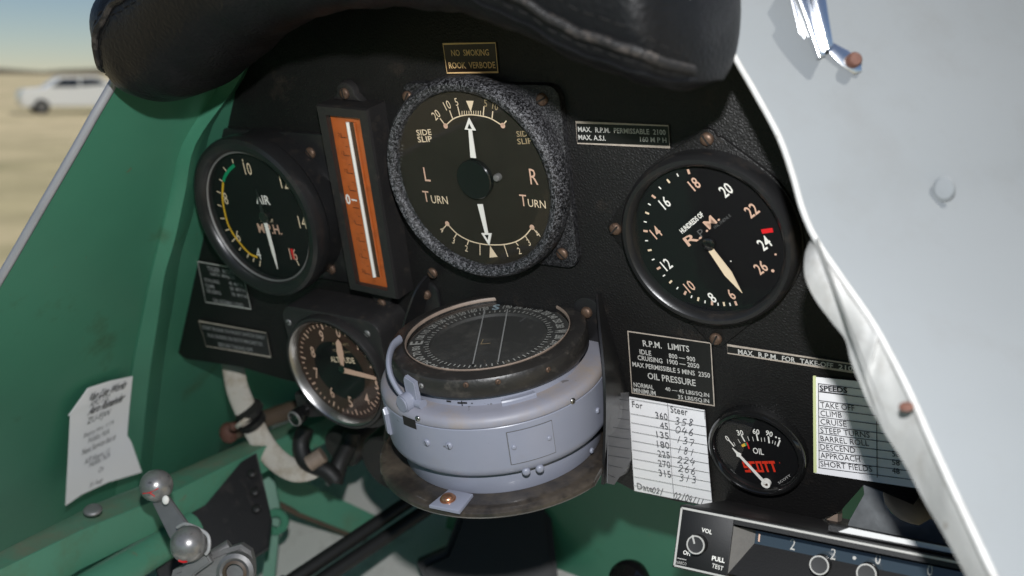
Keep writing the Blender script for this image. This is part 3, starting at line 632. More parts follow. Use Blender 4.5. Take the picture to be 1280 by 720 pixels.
# ------------------------------------------------------------------ oil pressure gauge
def oil_gauge():
    fr = panel_frame(.1592, -.0817); t = thing('oil_pressure_gauge', 'small round black oil pressure gauge with red lettering, between the two white cards', 'gauge', fr)
    prof = [(.0290, 0), (.0292, .004), (.0286, .0068), (.0274, .0082), (.0260, .0084), (.0251, .0074), (.0244, .0052), (.0240, .003)]
    obj('bezel', lathe(prof, 80), 'black_gloss', t)
    ZD = .0034; obj('dial', lathe([(0, ZD), (.0244, ZD)], 60), 'dial_black', t)
    g = Gfx(fr, ZD + .0002); k = .00046
    for s_, p, a in (('0', (909, 548), .55), ('30', (925, 541), .25), ('60', (945, 539.5), -.0), ('90', (961.5, 542), -.15)): g.text(s_, g.P(p), 8 * k, 'lume_white', wf=.85, ang=a, bold=.015)
    g.tpx('OIL', (941, 563), (954.5, 565), 7.5, 'lume_white', bold=.01)
    tk = [((911, 550), (917.5, 558), 1.3), ((917, 552.5), (919, 557), .5), ((922.5, 549), (925.5, 554), .5), ((926.5, 544), (931, 552), 1.3), ((934.5, 545.5), (936.5, 551), .5), ((940.5, 546), (942, 551.5), .5), ((945.5, 542.5), (947.5, 551), 1.4), ((951.5, 547), (952, 552), .5), ((955.5, 547), (956, 552), .5), ((960.5, 545.5), (961.5, 554), 1.4), ((966, 550.5), (965.5, 554.5), .5), ((969.5, 551.5), (968.5, 556), .5), ((975, 550), (972, 558), 1.4)]
    for a, b, w_ in tk: g.lpx((a, b), w_ * .0006, 'lume_white')
    for p in ((970, 546.5), (974, 548)): g.disc(g.P(p), .0006, 'lume_white', 8)
    g.poly([g.P(p) for p in ((926.5, 556), (930.5, 554), (932, 557.5), (928, 559))], 'mark_yellow'); g.poly([g.P(p) for p in ((930.5, 554), (933, 553.5), (934.5, 557), (932, 557.5))], 'mark_green'); g.lpx(((933.5, 553), (936.5, 561)), .0009, 'mark_red')
    # block-letter maker's mark
    P = g.P; o, e = P((932, 590.5)), P((973, 590)); ex = (e - o) / 5; up = (P((932, 577.5)) - P((932, 590.5)))
    up = Vector((-ex.y, ex.x)).normalized() * up.length
    def bar(i, x0, y0, x1, y1): g.poly([o + ex * (i + x) + up * y for x, y in ((x0, y0), (x1, y0), (x1, y1), (x0, y1))], 'logo_red')
    for x0, y0, x1, y1 in ((0, 0, .9, .22), (.62, .22, .9, .42), (0, .4, .9, .62), (0, .62, .28, .78), (0, .78, .9, 1)): bar(0, x0, y0, x1, y1)
    for x0, y0, x1, y1 in ((0, 0, .9, .22), (0, .22, .3, .78), (0, .78, .9, 1)): bar(1, x0, y0, x1, y1)
    for x0, y0, x1, y1 in ((0, 0, .9, .2), (0, .2, .28, .8), (.62, .2, .9, .8), (0, .8, .9, 1)): bar(2, x0, y0, x1, y1)
    for i in (3, 4):
        for x0, y0, x1, y1 in ((0, .76, .93, 1), (.32, 0, .62, .76)): bar(i, x0, y0, x1, y1)
    g.disc(P((974.5, 578.5)), .0003, 'logo_red', 8)
    g.tpx('MADE IN', (913, 587), (922, 596), 2.4, 'etch_silver'); g.tpx('U.S.A.', (923.5, 597), (933, 602), 2.4, 'etch_silver'); g.tpx('SCOTT', (973, 604), (988, 594), 2.4, 'etch_silver')
    g.build('markings', t)
    z = ZD + .0016; a = fr.uv((957.5, 604.5), z); b = fr.uv((915.5, 559.5), z); d = (b - a).normalized(); n = Vector((-d.y, d.x)); L = (b - a).length
    obj('pointer', prism([a - n * .0009, a + d * L * .76 - n * .0007, a + d * L * .80 - n * .0018, a + d * L * .86 - n * .0007, b, a + d * L * .86 + n * .0007, a + d * L * .80 + n * .0018, a + d * L * .76 + n * .0007, a + n * .0009], z, z + .0005), 'lume_white', t)
    obj('hub', lathe([(.0027, ZD), (.0027, z + .0008), (.0014, z + .0009), (.0013, z - .0002)], 24, (a.x, a.y, 0)), 'lume_white', t); obj('pivot', lathe([(.0013, z - .001), (.0013, z + .0004), (0, z + .0005)], 14, (a.x, a.y, 0)), 'brass_screw', t)
    obj('glass', glass_disc(.0243, .0056), 'gauge_glass', t, recalc=False)
oil_gauge()

# ------------------------------------------------------------------ inclinometer (orange)
def inclinometer():
    fr = Frame((-.1000, 0, .0548), (1, 0, -.045), (.045, 0, 1), (0, -1, 0)); t = thing('pitch_gauge', 'tall narrow black box with an orange window, white tube and 0 mark', 'gauge', fr)
    Z = .018
    W0, W1, H0, H1 = -.0212, .0208, -.0660, .0655
    w_ = (-.0142, .0140, -.0602, .0592)   # window
    bm = bmesh.new()
    pts = [(W0, H0), (W1, H0), (W1, H1), (W0, H1)]; inn = [(w_[0], w_[2]), (w_[1], w_[2]), (w_[1], w_[3]), (w_[0], w_[3])]
    b0 = [bm.verts.new((x, y, 0)) for x, y in pts]; b1 = [bm.verts.new((x, y, Z - .002)) for x, y in pts]; b2 = [bm.verts.new((x * .97, y * .987, Z)) for x, y in pts]
    i1 = [bm.verts.new((*p, Z)) for p in inn]; i2 = [bm.verts.new((*p, Z - .004)) for p in inn]
    for A, B in ((b0, b1), (b1, b2), (b2, i1), (i1, i2)):
        for k in range(4): bm.faces.new((A[k], A[(k + 1) % 4], B[(k + 1) % 4], B[k]))
    obj('case', bm, 'black_worn', t, ang=.3)
    obj('backplate', prism(inn, Z - .0052, Z - .0041), 'orange', t)
    g = Gfx(fr, Z - .004)
    for i in range(9):
        y = .045 - i * .0121; y -= .001; g.line([(-.0085, y), (-.0032, y)], .00055, 'scale_dark'); 
        if i != 4: g.text(str(abs(i - 4) * 5), (-.0088, y + .0016), .0024, 'scale_dark')
        if i < 8: g.line([(-.0058, y - .006), (-.0032, y - .006)], .0003, 'scale_dark')
    zc = g.P((435, 249)); g.text('0', (zc.x, zc.y), .0074, 'lume_white', wf=.85, bold=.03); zd = g.P((446, 250)); g.line([(zc.x + .0030, zc.y), (zd.x, zc.y)], .0011, 'lume_white')
    g.build('markings', t)
    # liquid column behind glass: channel, white tube
    a0, a1 = g.P((430.5, 158)), g.P((467, 342)); xs = (.0018)
    a0, a1 = g.P((434, 152)), g.P((468, 345)); d = (a1 - a0).normalized(); n = Vector((-d.y, d.x)); n = n if n.x > 0 else -n
    ch = prism([tuple(p) for p in (a0, a1, a1 + n * .0062, a0 + n * .0062)], Z - .0040, Z - .0036); obj('channel', ch, 'amber_dark', t)
    b0, b1 = a0 + n * .0010, a1 + n * .0010
    obj('indicator_tube', tube([(b0.x, b0.y, Z - .0030), (b1.x, b1.y, Z - .0030)], .0012, 12), 'lume_white', t)
    b0, b1 = a0 + n * .0064, a1 + n * .0064
    obj('channel_edge', tube([(b0.x, b0.y, Z - .0032), (b1.x, b1.y, Z - .0032)], .0006, 8), 'orange', t)
    bm = bmesh.new(); bm.faces.new([bm.verts.new((*p, Z - .0008)) for p in inn]); obj('window_glass', sheet_up(bm), 'gauge_glass', t, recalc=False)
    # ears
    for s_, px in ((1, (433, 116)), (-1, (479, 378))):
        e = fr.uv(px, .004); yb = H1 if s_ > 0 else H0
        pts = [(e.x - .0125, yb)] + [(e.x + .0075 * cos(a), e.y + s_ * .0075 * sin(a)) for a in [pi * (1 - i / 10) for i in range(11)]] + [(e.x + .0125, yb)]
        if s_ < 0: pts = pts
        obj('ear', prism(pts if s_ < 0 else pts[::-1], 0, .0055, .0015), 'black_worn', t); screw(t, e.x, e.y, .0055, .0036, .0022)
inclinometer()

# ------------------------------------------------------------------ engraved placards
def placard(label, cor, lines, plate='placard_black', etch='etch_silver', border='border_brass', bw=.0007, th=.0009, bold=.014, hasborder=True):
    q = [PX(p) for p in cor]; cx = sum(p.x for p in q) / 4; cz = sum(p.y for p in q) / 4; fr = panel_frame(cx, cz)
    pts = [tuple(fr.uv(p, th)) for p in cor]
    t = thing('placard', label, 'placard', fr, 'engraved placards on the panel')
    bm = prism(pts[::-1], .0, th, .0002, 1); obj('plate', bm, plate, t)
    g = Gfx(fr, th + .0002)
    ins = []; c = Vector((sum(p[0] for p in pts) / 4, sum(p[1] for p in pts) / 4))
    for p in pts: v = Vector(p) - c; ins.append(tuple(c + Vector((v.x - math.copysign(bw * .7, v.x), v.y - math.copysign(bw * .7, v.y)))))
    if hasborder: g.line(ins, bw, border, closed=True)
    for ln in lines: g.tpx(ln[0], ln[1], ln[2], ln[3], ln[4] if len(ln) > 4 else etch, bold=bold)
    g.build('lettering', t); return t
placard('small brown plate reading NO SMOKING ROOK VERBODE at the top of the panel', [(553, 54), (620, 52.5), (623.5, 91), (558.5, 92)],
        [('NO  SMOKING', (564, 66.2), (611, 65.5), 8), ('ROOK  VERBODE', (561, 81.8), (619, 81.2), 8)], 'placard_brown', 'etch_gold', 'etch_gold', .0006)
placard('black plate reading MAX. R.P.M. PERMISSABLE 2100 above the rev counter', [(719, 151.5), (836.5, 156), (838.5, 185), (721, 180)],
        [('MAX.  R.P.M.  PERMISSABLE  2100', (722.5, 161.5), (832, 165.5), 6.6), ('MAX. A.S.I.', (723, 171.5), (757, 172.8), 6.4), ('160 M P H', (800, 174), (833, 175.3), 6.4)], bold=.016)
placard('black plate headed R.P.M. LIMITS and OIL PRESSURE above the handwritten card', [(784, 413), (889.5, 428), (894, 508), (789.5, 491.5)],
        [('R.P.M.', (803.5, 429), (827, 432), 7.6), ('LIMITS', (835, 432.7), (861.5, 436.3), 7.6), ('IDLE', (799.5, 439.5), (814, 441.7), 6), ('800 — 900', (836, 444.5), (869, 449.5), 6),
         ('CRUISING', (797, 446.8), (828, 451.3), 6), ('1900 — 2050', (834, 451.6), (874, 457.8), 6), ('MAX PERMISSIBLE 5 MINS  2350', (790.5, 455), (887.5, 469.4), 6),
         ('OIL PRESSURE', (809.5, 469.5), (869.5, 478.8), 8), ('NORMAL', (792, 480.5), (817, 484.3), 5.6), ('40 — 45 LBS/SQ.IN', (831.5, 486.3), (886.5, 494.6), 5.8), ('MINIMUM', (792, 487.5), (819.5, 491.8), 5.6), ('35 LBS/SQ.IN', (847.5, 496.3), (886.5, 502), 5.8)])
placard('long black plate reading MAX. R.P.M. FOR TAKE-OFF 2100', [(908, 430), (1092, 458), (1093, 470), (908.5, 442)],
        [('MAX.', (922.5, 439.5), (942.5, 442.5), 6.4), ('R.P.M.', (948, 443.3), (972, 447), 6.4), ('FOR', (977.5, 447.8), (994, 450.3), 6.4), ('TAKE-OFF', (1000, 451.2), (1041.5, 457.4), 6.4), ('2100', (1048, 458.3), (1072, 462), 6.2)], bold=.016)
placard('dim black plate headed TIGER MOTH tucked under the airspeed gauge', [(246.5, 326), (303, 336), (314.5, 387), (257, 378)],
        [('TIGER  MOTH', (259, 335.3), (295, 341.8), 5.2), ('GIPSY MAJOR', (262.5, 342.4), (294, 348.3), 4.6), ('STALLING', (255.5, 349.5), (274, 352.8), 4.2), ('45  M P H', (286, 353.7), (303, 356.7), 4.2), ('CLIMB', (256.5, 356.5), (268, 358.6), 4.2), ('58  M P H', (287.5, 360.3), (306, 363.5), 4.2),
         ('CRUISING', (258, 363.2), (276, 366.5), 4.2), ('78  M P H', (289.5, 367.5), (308, 371), 4.2), ('ON NORMAL LOAD', (266.5, 375.2), (304.5, 382), 4.6)], etch='etch_dim', border='etch_silver', bw=.0007)
placard('lowest black plate at the left corner reading START ENGINE ON FRONT SWITCH ONLY', [(248, 400.5), (333.5, 415.5), (339.5, 447), (257.5, 433)],
        [('START ENGINE ON FRONT SWITCH ONLY', (253, 409), (331, 422.3), 4.2), ('RUN ENGINE ON BOTH MAGNETOS', (260, 418.8), (328, 430.4), 4.2), ('BEFORE TAKING OFF', (273, 430.3), (316, 437.8), 4.4)], etch='etch_dim', border='border_brass', bw=.0008)

# ------------------------------------------------------------------ paper cards on the panel
def curl_card(fr, name, label, cor, zf, m='paper', th=.0003, cat='card', n=14):
    """paper quad (tl,tr,br,bl in photo pixels) lying on the frame's plane with a gentle curl zf(u,v)"""
    q = [fr.uv(p, .0012) for p in cor]
    t = thing(name, label, cat, fr); rows = []
    for j in range(n + 1):
        v = j / n; r = []
        for i in range(n + 1):
            u = i / n; p = (q[0] * (1 - u) + q[1] * u) * (1 - v) + (q[3] * (1 - u) + q[2] * u) * v
            r.append((p.x, p.y, .0012 + zf(u, v)))
        rows.append(r)
    bm = grid_sheet(rows, th); obj('sheet', bm, m, t); return t
def steer_card():
    cor = [(786.5, 496), (881.5, 512), (891, 632.5), (793, 613.5)]; q = PX((838, 560)); fr = panel_frame(q.x, q.y)
    t = curl_card(fr, 'steering_card', 'white ruled card headed For and Steer with handwritten figures, right of the compass', cor, lambda u, v: .0008 * u * u + .0006 * sin(v * pi))
    g = Gfx(fr, .0035)
    X0, X1 = (787.5, 888); base = [(788, 499), (883, 515)]
    def edge(v): # left/right points at row v
        l = (787.2 + 6.3 * v, 497 + 115.5 * v); r = (882 + 7.8 * v, 513.3 + 118 * v); return l, r
    for i in range(10):
        v = .075 + i * .0975 if i else .012
        l, r = edge(min(.99, v)); g.lpx((l, r), .00028, 'ink_grey')
    mid = [(834.5, 504), (837, 540), (840, 595), (842.5, 622)]; g.lpx(mid, .0003, 'ink_grey')
    g.lpx(((880.5, 513), (881, 524)), .0003, 'ink_grey')
    g.tpx('For', (790, 504.8), (803, 507), 7.5, 'ink_grey'); g.tpx('Steer', (838, 511), (859.5, 515), 8.5, 'ink_grey')
    ys = ('360', '45', '135', '180', '225', '270', '315'); hs = ('358', '046', '137', '181', '224', '266', '313')
    for i, (a, b) in enumerate(zip(ys, hs)):
        y = 521 + i * 12.0; x1 = 834.5 + i * .7; w_ = 5.1 * len(a)
        g.tpx(a, (x1 - w_, y - .16 * w_), (x1, y), 8, 'ink_grey'); g.hand(b, (843 + i * .9, y + 4.5 - .3), (868 + i * .6, y + 8.2), 8.5, 'pencil')
    g.tpx('Date', (796.5, 607.2), (815.5, 611.2), 7.5, 'ink_grey'); g.hand('02/', (815.5, 612), (830, 614.5), 7, 'pencil'); g.hand('02/04/11', (842.5, 618.5), (880, 629), 9, 'pencil')
    g.build('writing', t)
steer_card()
def speeds_card():
    cor = [(1018, 470.5), (1190, 488), (1190, 616), (1018.5, 590.5)]; q = PX((1080, 540)); fr = panel_frame(q.x, q.y)
    t = curl_card(fr, 'speeds_card', 'white printed card headed SPEEDS half covered by the white cockpit edge', cor, lambda u, v: .0006)
    l = [fr.uv(p, .0022) for p in ((1016.2, 470.3), (1019.6, 470.6), (1020.6, 591), (1017.0, 590.4))]
    obj('tape_edge', prism([tuple(p) for p in l][::-1], .0014, .0023), 'tape_yellow', t)
    g = Gfx(fr, .0024); k = .155
    L = lambda x, y, x2, m='ink', w_=.0004: g.lpx(((x, y), (x2, y + (x2 - x) * .13)), w_, m)
    for y in (481.5 - 2, 489.5, 500.5, 510.5, 521, 531.5, 541.5, 552.5, 563, 574, 584.5): L(1023, y, 1186)
    g.lpx(((1023, 479), (1024, 585)), .0004, 'ink'); g.lpx(((1095.5, 489), (1096.5, 597)), .0004, 'ink'); g.lpx(((1143, 495), (1144, 606)), .0004, 'ink')
    g.tpx('SPEEDS', (1024.5, 484.8), (1059, 488), 7, 'ink', bold=.03); L(1024.5, 489.3, 1059, 'ink', .0007)
    rows = [('TAKE OFF', 505, 1068, ''), ('CLIMB', 515.5, 1052, ''), ('CRUISE', 526, 1058, ''), ('STEEP TURNS', 536.5, 1087, ''), ('BARREL ROLL', 547, 1086, '90'), ('DESCEND', 557.5, 1069, '58'), ('APPROACH', 568, 1075, '58'), ('SHORT FIELDS', 578.5, 1090, '48')]
    for s_, y, x2, v in rows:
        g.tpx(s_, (1025.5, y + .8), (x2, y + (x2 - 1025) * .12), 7, 'ink')
        if v: g.tpx(v, (1115, y + 9.5), (1124.5, y + 10.8), 7, 'ink')
    g.build('writing', t)
speeds_card()

# ------------------------------------------------------------------ compass and its bracket
CF_ = Frame((.0086, -.0437, -.008), (1, 0, 0), (0, 1, 0), (-.025, .035, 1), 1.03)
def compass():
    fr = CF_; t = thing('compass', 'big lavender grey drum compass with black graduated ring, standing on the dark dish', 'compass', fr)
    obj('grid_ring', lathe([(.0483, -.0030), (.0484, 0), (.0500, .0010), (.0545, .0008), (.0575, -.0004), (.0586, -.0022), (.0586, -.0098), (.0578, -.0114), (.0545, -.0120), (.0490, -.0120)], 96), 'compass_ring', t)
    obj('ring_bead', lathe([(.0478, -.0008), (.0479, .0008), (.0482, .0012), (.0485, .0011), (.0486, .0006)], 96), 'ring_bead', t)
    obj('card', lathe([(0, -.0060), (.0350, -.0060), (.0355, -.0042), (.0480, -.0036)], 80), 'compass_card', t)
    g = Gfx(fr, -.0032)
    q = g.P((620, 384)); aS = atan2(q.y, q.x)
    for i in range(72):
        a = 2 * pi * i / 72 + aS; g.tick((0, 0), a, .0350, .0382 if i % 2 == 0 else .0372, .0007, 'card_print')
    names = {0: 'S', 9: 'W', 18: 'N', 27: 'E'}
    for i in range(36):
        a = aS - i * 2 * pi / 36; v = (180 + i * 10) % 360; s_ = names.get(i, str(v))
        r = .0430 if i in names else .0426
        g.text(s_, (r * cos(a), r * sin(a)), .0078 if i in names else .0050, 'card_s' if i == 0 else 'card_print', ang=a - pi / 2, w=(.0046 if i in names else .0056), bold=.02)
    g.build('graduations', t)
    g = Gfx(fr, -.0012)
    for a, b in (((606, 386.5), (591, 455)), ((634.5, 386), (622.5, 452.5))): g.lpx((a, b), .0008, 'grid_wire')
    g.build('grid_wires', t)
    g = Gfx(fr, -.0058); g.lpx(((601, 430), (613, 429)), .0007, 'lume_dim'); g.lpx(((604, 424), (601, 430)), .0005, 'lume_dim'); g.build('needle_mark', t); g = Gfx(fr, -.0058); g.lpx(((650, 402), (657, 397)), .0012, 'mark_grey'); g.build('card_mark', t)
    obj('glass', sheet_up(lathe([(0, -.0012), (.046, -.0014), (.0484, -.0016)], 64)), 'gauge_glass', t, recalc=False)
    g = Gfx(fr, .0009)                       # worn figures cut into the ring
    for i in range(36):
        a = aS - (i + .5) * 2 * pi / 36
        if random.random() < .75: g.text(random.choice(['10', '20', '30', '33', '24', '15']), (.0520 * cos(a), .0520 * sin(a)), .0020, 'mark_grey', ang=a - pi / 2)
    for v in range(len(g.v)): x, y, z = g.v[v]; r = hypot(x, y); g.v[v] = (x, y, .0006 - max(0, r - .0515) * .55)
    g.build('ring_figures', t)
    obj('neck', lathe([(.0530, -.0118), (.0535, -.0190), (.0545, -.0196)], 80), 'compass_paint', t)
    obj('shoulder', lathe([(.0530, -.0184), (.0600, -.0186), (.0642, -.0192), (.0660, -.0203), (.0669, -.0220), (.0672, -.0242), (.0670, -.0247), (.0652, -.0248)], 96), 'compass_dusty', t)
    obj('body', lathe([(.0652, -.0252), (.0669, -.0252), (.0672, -.0256), (.0672, -.0505), (.0668, -.0535), (.0655, -.0552), (.0600, -.0556)], 96), 'compass_paint', t)
    obj('base_band', lathe([(.0560, -.0540), (.0598, -.0556), (.0602, -.0600), (.0602, -.0700), (.0598, -.0707)], 96), 'compass_paint', t)
    def on(px, R): a, z = fr.cyl(px, R); return a, z
    def rsc(px, R, r, h, m, name='screw'):
        a, z = on(px, R); bm = dome_head(r, h); mm = Matrix.Translation((R * cos(a), R * sin(a), z)) @ Matrix.Rotation(a, 4, 'Z') @ Matrix.Rotation(pi / 2, 4, 'Y')
        sl = len(bm.faces); e = random.uniform(-.6, .6); d = Vector((cos(e), sin(e), 0)); n = Vector((-sin(e), cos(e), 0))
        if name == 'screw': bm.faces.new([bm.verts.new(Vector((0, 0, h * 1.03)) + d * x * r * .7 + n * y * r * .12) for x, y in ((-1, -1), (1, -1), (1, 1), (-1, 1))])
        bmesh.ops.transform(bm, matrix=mm, verts=bm.verts); o = obj(name, bm, [m, 'slot_dark'], t)
        if name == 'screw': o.data.polygons[sl].material_index = 1
    for px in ((534, 553), (561.5, 557)): rsc(px, .0671, .0021, .0014, 'compass_paint')
    rsc((746.5, 513), .0671, .0018, .0014, 'compass_paint'); rsc((715.5, 501), .0668, .0018, .0012, 'steel'); rsc((522.5, 523), .0668, .0017, .0010, 'steel')
    for px in ((582.5, 481), (622.5, 477), (527, 482), (685, 462)): rsc(px, .0586, .0016, .0010, 'brass_screw' if px[0] > 560 else 'dull_steel')
    for px in ((657.5, 588.5), (674.5, 585)): rsc(px, .0655, .0024, .0024, 'compass_paint', 'rivet')
    for px in ((739, 563),): rsc(px, .0622, .0017, .0014, 'compass_paint')
    # blank data plate on the drum
    a0, z0 = on((633.5, 541), .0671); a1, _ = on((689, 530), .0671); _, z1 = on((640, 580), .0671); zt = z0
    bm = bmesh.new(); e = .0005; n = 10; b0 = a0 - e / .067 * math.copysign(1, a1 - a0); b1 = a1 + e / .067 * math.copysign(1, a1 - a0)
    V = [[bm.verts.new((.0674 * cos(b0 + (b1 - b0) * i / n), .0674 * sin(b0 + (b1 - b0) * i / n), z)) for i in range(n + 1)] for z in (zt + e, z1 - e)]
    for i in range(n): bm.faces.new((V[0][i], V[0][i + 1], V[1][i + 1], V[1][i]))
    obj('plate_shadow_gap', bm, 'mark_grey', t)  # dark outline standing in for the shadow gap round the plate
    rows = []; bm = bmesh.new()
    V = [[bm.verts.new((R * cos(a0 + (a1 - a0) * i / n), R * sin(a0 + (a1 - a0) * i / n), z)) for i in range(n + 1)] for R, z in ((.0672, zt), (.0679, zt - .0002), (.0679, z1 + .0002), (.0672, z1))]
    for A, B in zip(V, V[1:]):
        for i in range(n): bm.faces.new((A[i], A[i + 1], B[i + 1], B[i]))
    for i in (0, n): bm.faces.new([r[i] for r in V])
    pl = obj('data_plate', bm, 'compass_paint', t)
    for px in ((642.5, 559), (686.5, 547.5)):
        a, z = on(px, .0678); bm = dome_head(.0014, .0010); mm = Matrix.Translation((.0678 * cos(a), .0678 * sin(a), z)) @ Matrix.Rotation(a, 4, 'Z') @ Matrix.Rotation(pi / 2, 4, 'Y'); bmesh.ops.transform(bm, matrix=mm, verts=bm.verts); obj('rivet', bm, 'compass_paint', pl)
    # index block under the ring, and the scratched marks on the neck
    a0, z0 = on((626, 497), .0552); a1, _ = on((668, 488), .0552)
    bm = bmesh.new(); n = 8; zz = -.0178
    V = [[bm.verts.new((R * cos(a0 + (a1 - a0) * i / n), R * sin(a0 + (a1 - a0) * i / n), z)) for i in range(n + 1)] for R, z in ((.0530, zz + .0020), (.0566, zz + .0020), (.0572, zz + .0012), (.0572, zz - .002), (.053, zz - .002))]
    for A, B in zip(V, V[1:]):
        for i in range(n): bm.faces.new((A[i], A[i + 1], B[i + 1], B[i]))
    for i in (0, n): bm.faces.new([r[i] for r in V])
    obj('lubber_block', bm, 'compass_paint', t)
    bm = bmesh.new()
    for px, w_, h_ in (((561, 501.5), .0014, .0010), ((574.5, 503.5), .0012, .0010), ((577.5, 504), .0003, .003), ((581, 503.5), .0013, .0010), ((590, 504), .0004, .0006)):
        a, z = on(px, .0540); z = max(-.0184, min(-.0135, z)); 
        bm.faces.new([bm.verts.new(((.0541) * cos(a + x * w_ / .053), .0541 * sin(a + x * w_ / .053), z + y * h_ * .5)) for x, y in ((-1, -1), (1, -1), (1, 1), (-1, 1))])
    obj('neck_marks', bm, 'slot_dark', t)
    # ring clamp: curved lever, pivot, upright tab, side clip
    def p3(px, z): q = fr.uv(px, z); return Vector((q.x, q.y, z))
    pts = [p3((500, 424), .0040), p3((491, 433), .004), p3((486, 450), .002), p3((488, 468), -.003), p3((496, 485), -.010), p3((505, 497), -.0155)]
    lv = obj('clamp_lever', tube(smooth_path(pts, 6), 0, 12, flat=(.0027, .0017), up=(0, 0, 1)), 'compass_paint', t)
    a, z = on((508, 499), .063); c = Vector((.0625 * cos(a), .0625 * sin(a), -.0165)); 
    bm = bmesh.new(); mm = Matrix.Translation(c) @ Matrix.Rotation(a, 4, 'Z') @ Matrix.Rotation(pi / 2, 4, 'Y'); bmesh.ops.create_cone(bm, cap_ends=True, segments=24, radius1=.0056, radius2=.0052, depth=.009, matrix=mm)
    bmesh.ops.bevel(bm, geom=[e for e in bm.edges if e.calc_face_angle(0) > .8], offset=.0008, segments=2, affect='EDGES'); obj('clamp_pivot', bm, 'compass_paint', t)
    a, z = on((517, 485), .0585); bm = bmesh.new(); rad = Vector((cos(a), sin(a), 0)); tan = Vector((-sin(a), cos(a), 0))
    c = Vector((.0580 * cos(a), .0580 * sin(a), 0))
    slab([c + tan * x + Vector((0, 0, z)) for x, z in ((-.0048, -.021), (.0050, -.021), (.0050, -.0035), (-.0030, -.0015), (-.0048, -.004))], rad, .0032, .0006, bm); obj('clamp_tab', bm, 'compass_paint', t)
    a, z = on((522, 500), .0600); bm = bmesh.new(); c = Vector((.0600 * cos(a), .0600 * sin(a), -.0168)); tn = Vector((-sin(a), cos(a), 0)); tube([c - tn * .004, c + tn * .004], .0028, 16, bm); obj('clamp_nut', bm, 'compass_paint', t)
    a, z = on((487, 530), .067); bm = bmesh.new(); rad = Vector((cos(a), sin(a), 0)); tan = Vector((-sin(a), cos(a), 0)); c = Vector((.0662 * cos(a), .0662 * sin(a), 0))
    slab([c + tan * x + Vector((0, 0, zz)) for x, zz in ((-.0030, -.0440), (.0030, -.0440), (.0040, -.0300), (.0015, -.0265), (-.0030, -.0290))], rad, .0032, .0008, bm); obj('side_clip', bm, 'compass_paint', t)
    a0, _ = on((503, 512), .0665); a1, _ = on((520, 524), .0665)
    bm = bmesh.new(); V = [[bm.verts.new((R * cos(a0 + (a1 - a0) * i / 6), R * sin(a0 + (a1 - a0) * i / 6), z)) for i in range(7)] for R, z in ((.0640, -.0206), (.0672, -.0232), (.0675, -.0285), (.0672, -.0290))]
    for A, B in zip(V, V[1:]):
        for i in range(6): bm.faces.new((A[i], A[i + 1], B[i + 1], B[i]))
    obj('slot', bm, 'slot_dark', t)
    # foot lug with its copper screw
    zf = -.0705; q = [fr.uv(p, zf + .002) for p in ((536, 631), (561, 611), (591, 617), (574, 639))]
    obj('foot_lug', prism([tuple(p) for p in q][::-1], zf, zf + .002, .0005), 'compass_paint', t)
    q = fr.uv((560, 624), zf + .002); bm = dome_head(.0040, .0030, (q.x, q.y, zf + .002)); lathe([(.0046, zf + .002), (.0046, zf + .0026), (.004, zf + .0027)], 20, (q.x, q.y, 0), bm); obj('foot_screw', bm, 'copper', t)
compass()
GUS = [((751, 366), (747, 366)), ((760, 400), (750, 400)), ((771, 440), (754, 440)), ((782, 480), (757, 480)), ((787, 520), (757.5, 520)), ((789.5, 575), (756, 575)), ((787, 590), (754, 606))]
def bracket():
    fr = CF_; t = thing('compass_bracket', 'dark metal dish and side plates bolted to the panel under and beside the compass', 'bracket', fr)
    dm = lathe([(0, -.0705), (.0690, -.0706), (.0745, -.0709), (.0766, -.0722), (.0770, -.0740), (.0760, -.0755), (.068, -.0750), (0, -.0748)], 96)
    for co, no in (((.0735, -.0215, 0), (.99, .15, 0)), ((0, .0415, 0), (0, 1, 0))):
        r_ = bmesh.ops.bisect_plane(dm, geom=dm.verts[:] + dm.edges[:] + dm.faces[:], plane_co=co, plane_no=no, clear_outer=True)
        bmesh.ops.holes_fill(dm, edges=[e for e in dm.edges if len(e.link_faces) == 1])
    obj('dish', dm, 'dish_metal', t)
    def gusset(pairs, dxs):
        A = []; B = []
        for (h, f), dx in zip(pairs, dxs):
            q = PAN.uv(h, .0012); hp = Vector((q.x, -.0012, q.y)); f2 = Frame((q.x + dx, 0, 0), (0, 1, 0), (0, 0, 1), (1, 0, 0)); p = f2.uv(f, 0); A.append(hp); B.append(Vector((q.x + dx, min(p.x, -.0022), p.y)))
        A = smooth_path(A, 3); B = smooth_path(B, 3)
        rows = [[fr.loc(a.lerp(b, k / 4)) for k in range(5)] for a, b in zip(A, B)]
        obj('side_plate', grid_sheet(rows, .0014), 'black_paint', t, ang=.4)
    gusset(GUS, (.0, .006, .0095, .010, .010, .010, .010))
    gusset([((536, 344), (532, 344)), ((534, 362), (519, 362)), ((530, 385), (508, 390)), ((524, 412), (498, 425)), ((520, 445), (490, 460)), ((515, 520), (478, 560)), ((512, 575), (476, 590))], (0,) * 7)
    for c_, s_ in (((736, 388), -1), ((536, 366), 1)):
        e = PX(c_); pts = [(e.x + .0095 * cos(a), e.y + .0095 * sin(a)) for a in [i * pi / 12 for i in range(13)]] + [(e.x - .0095, e.y - .02), (e.x + .0095, e.y - .02)]
        bm = prism(pts, .0002, .0022, .0005); bmesh.ops.transform(bm, matrix=fr.mat().inverted() @ PAN.mat(), verts=bm.verts); obj('tab', bm, 'black_paint', t)
        bm = dome_head(.0036, .003, (e.x, e.y, .0022)); bmesh.ops.transform(bm, matrix=fr.mat().inverted() @ PAN.mat(), verts=bm.verts); obj('screw', bm, 'brass_screw', t)
    return t
bracket()
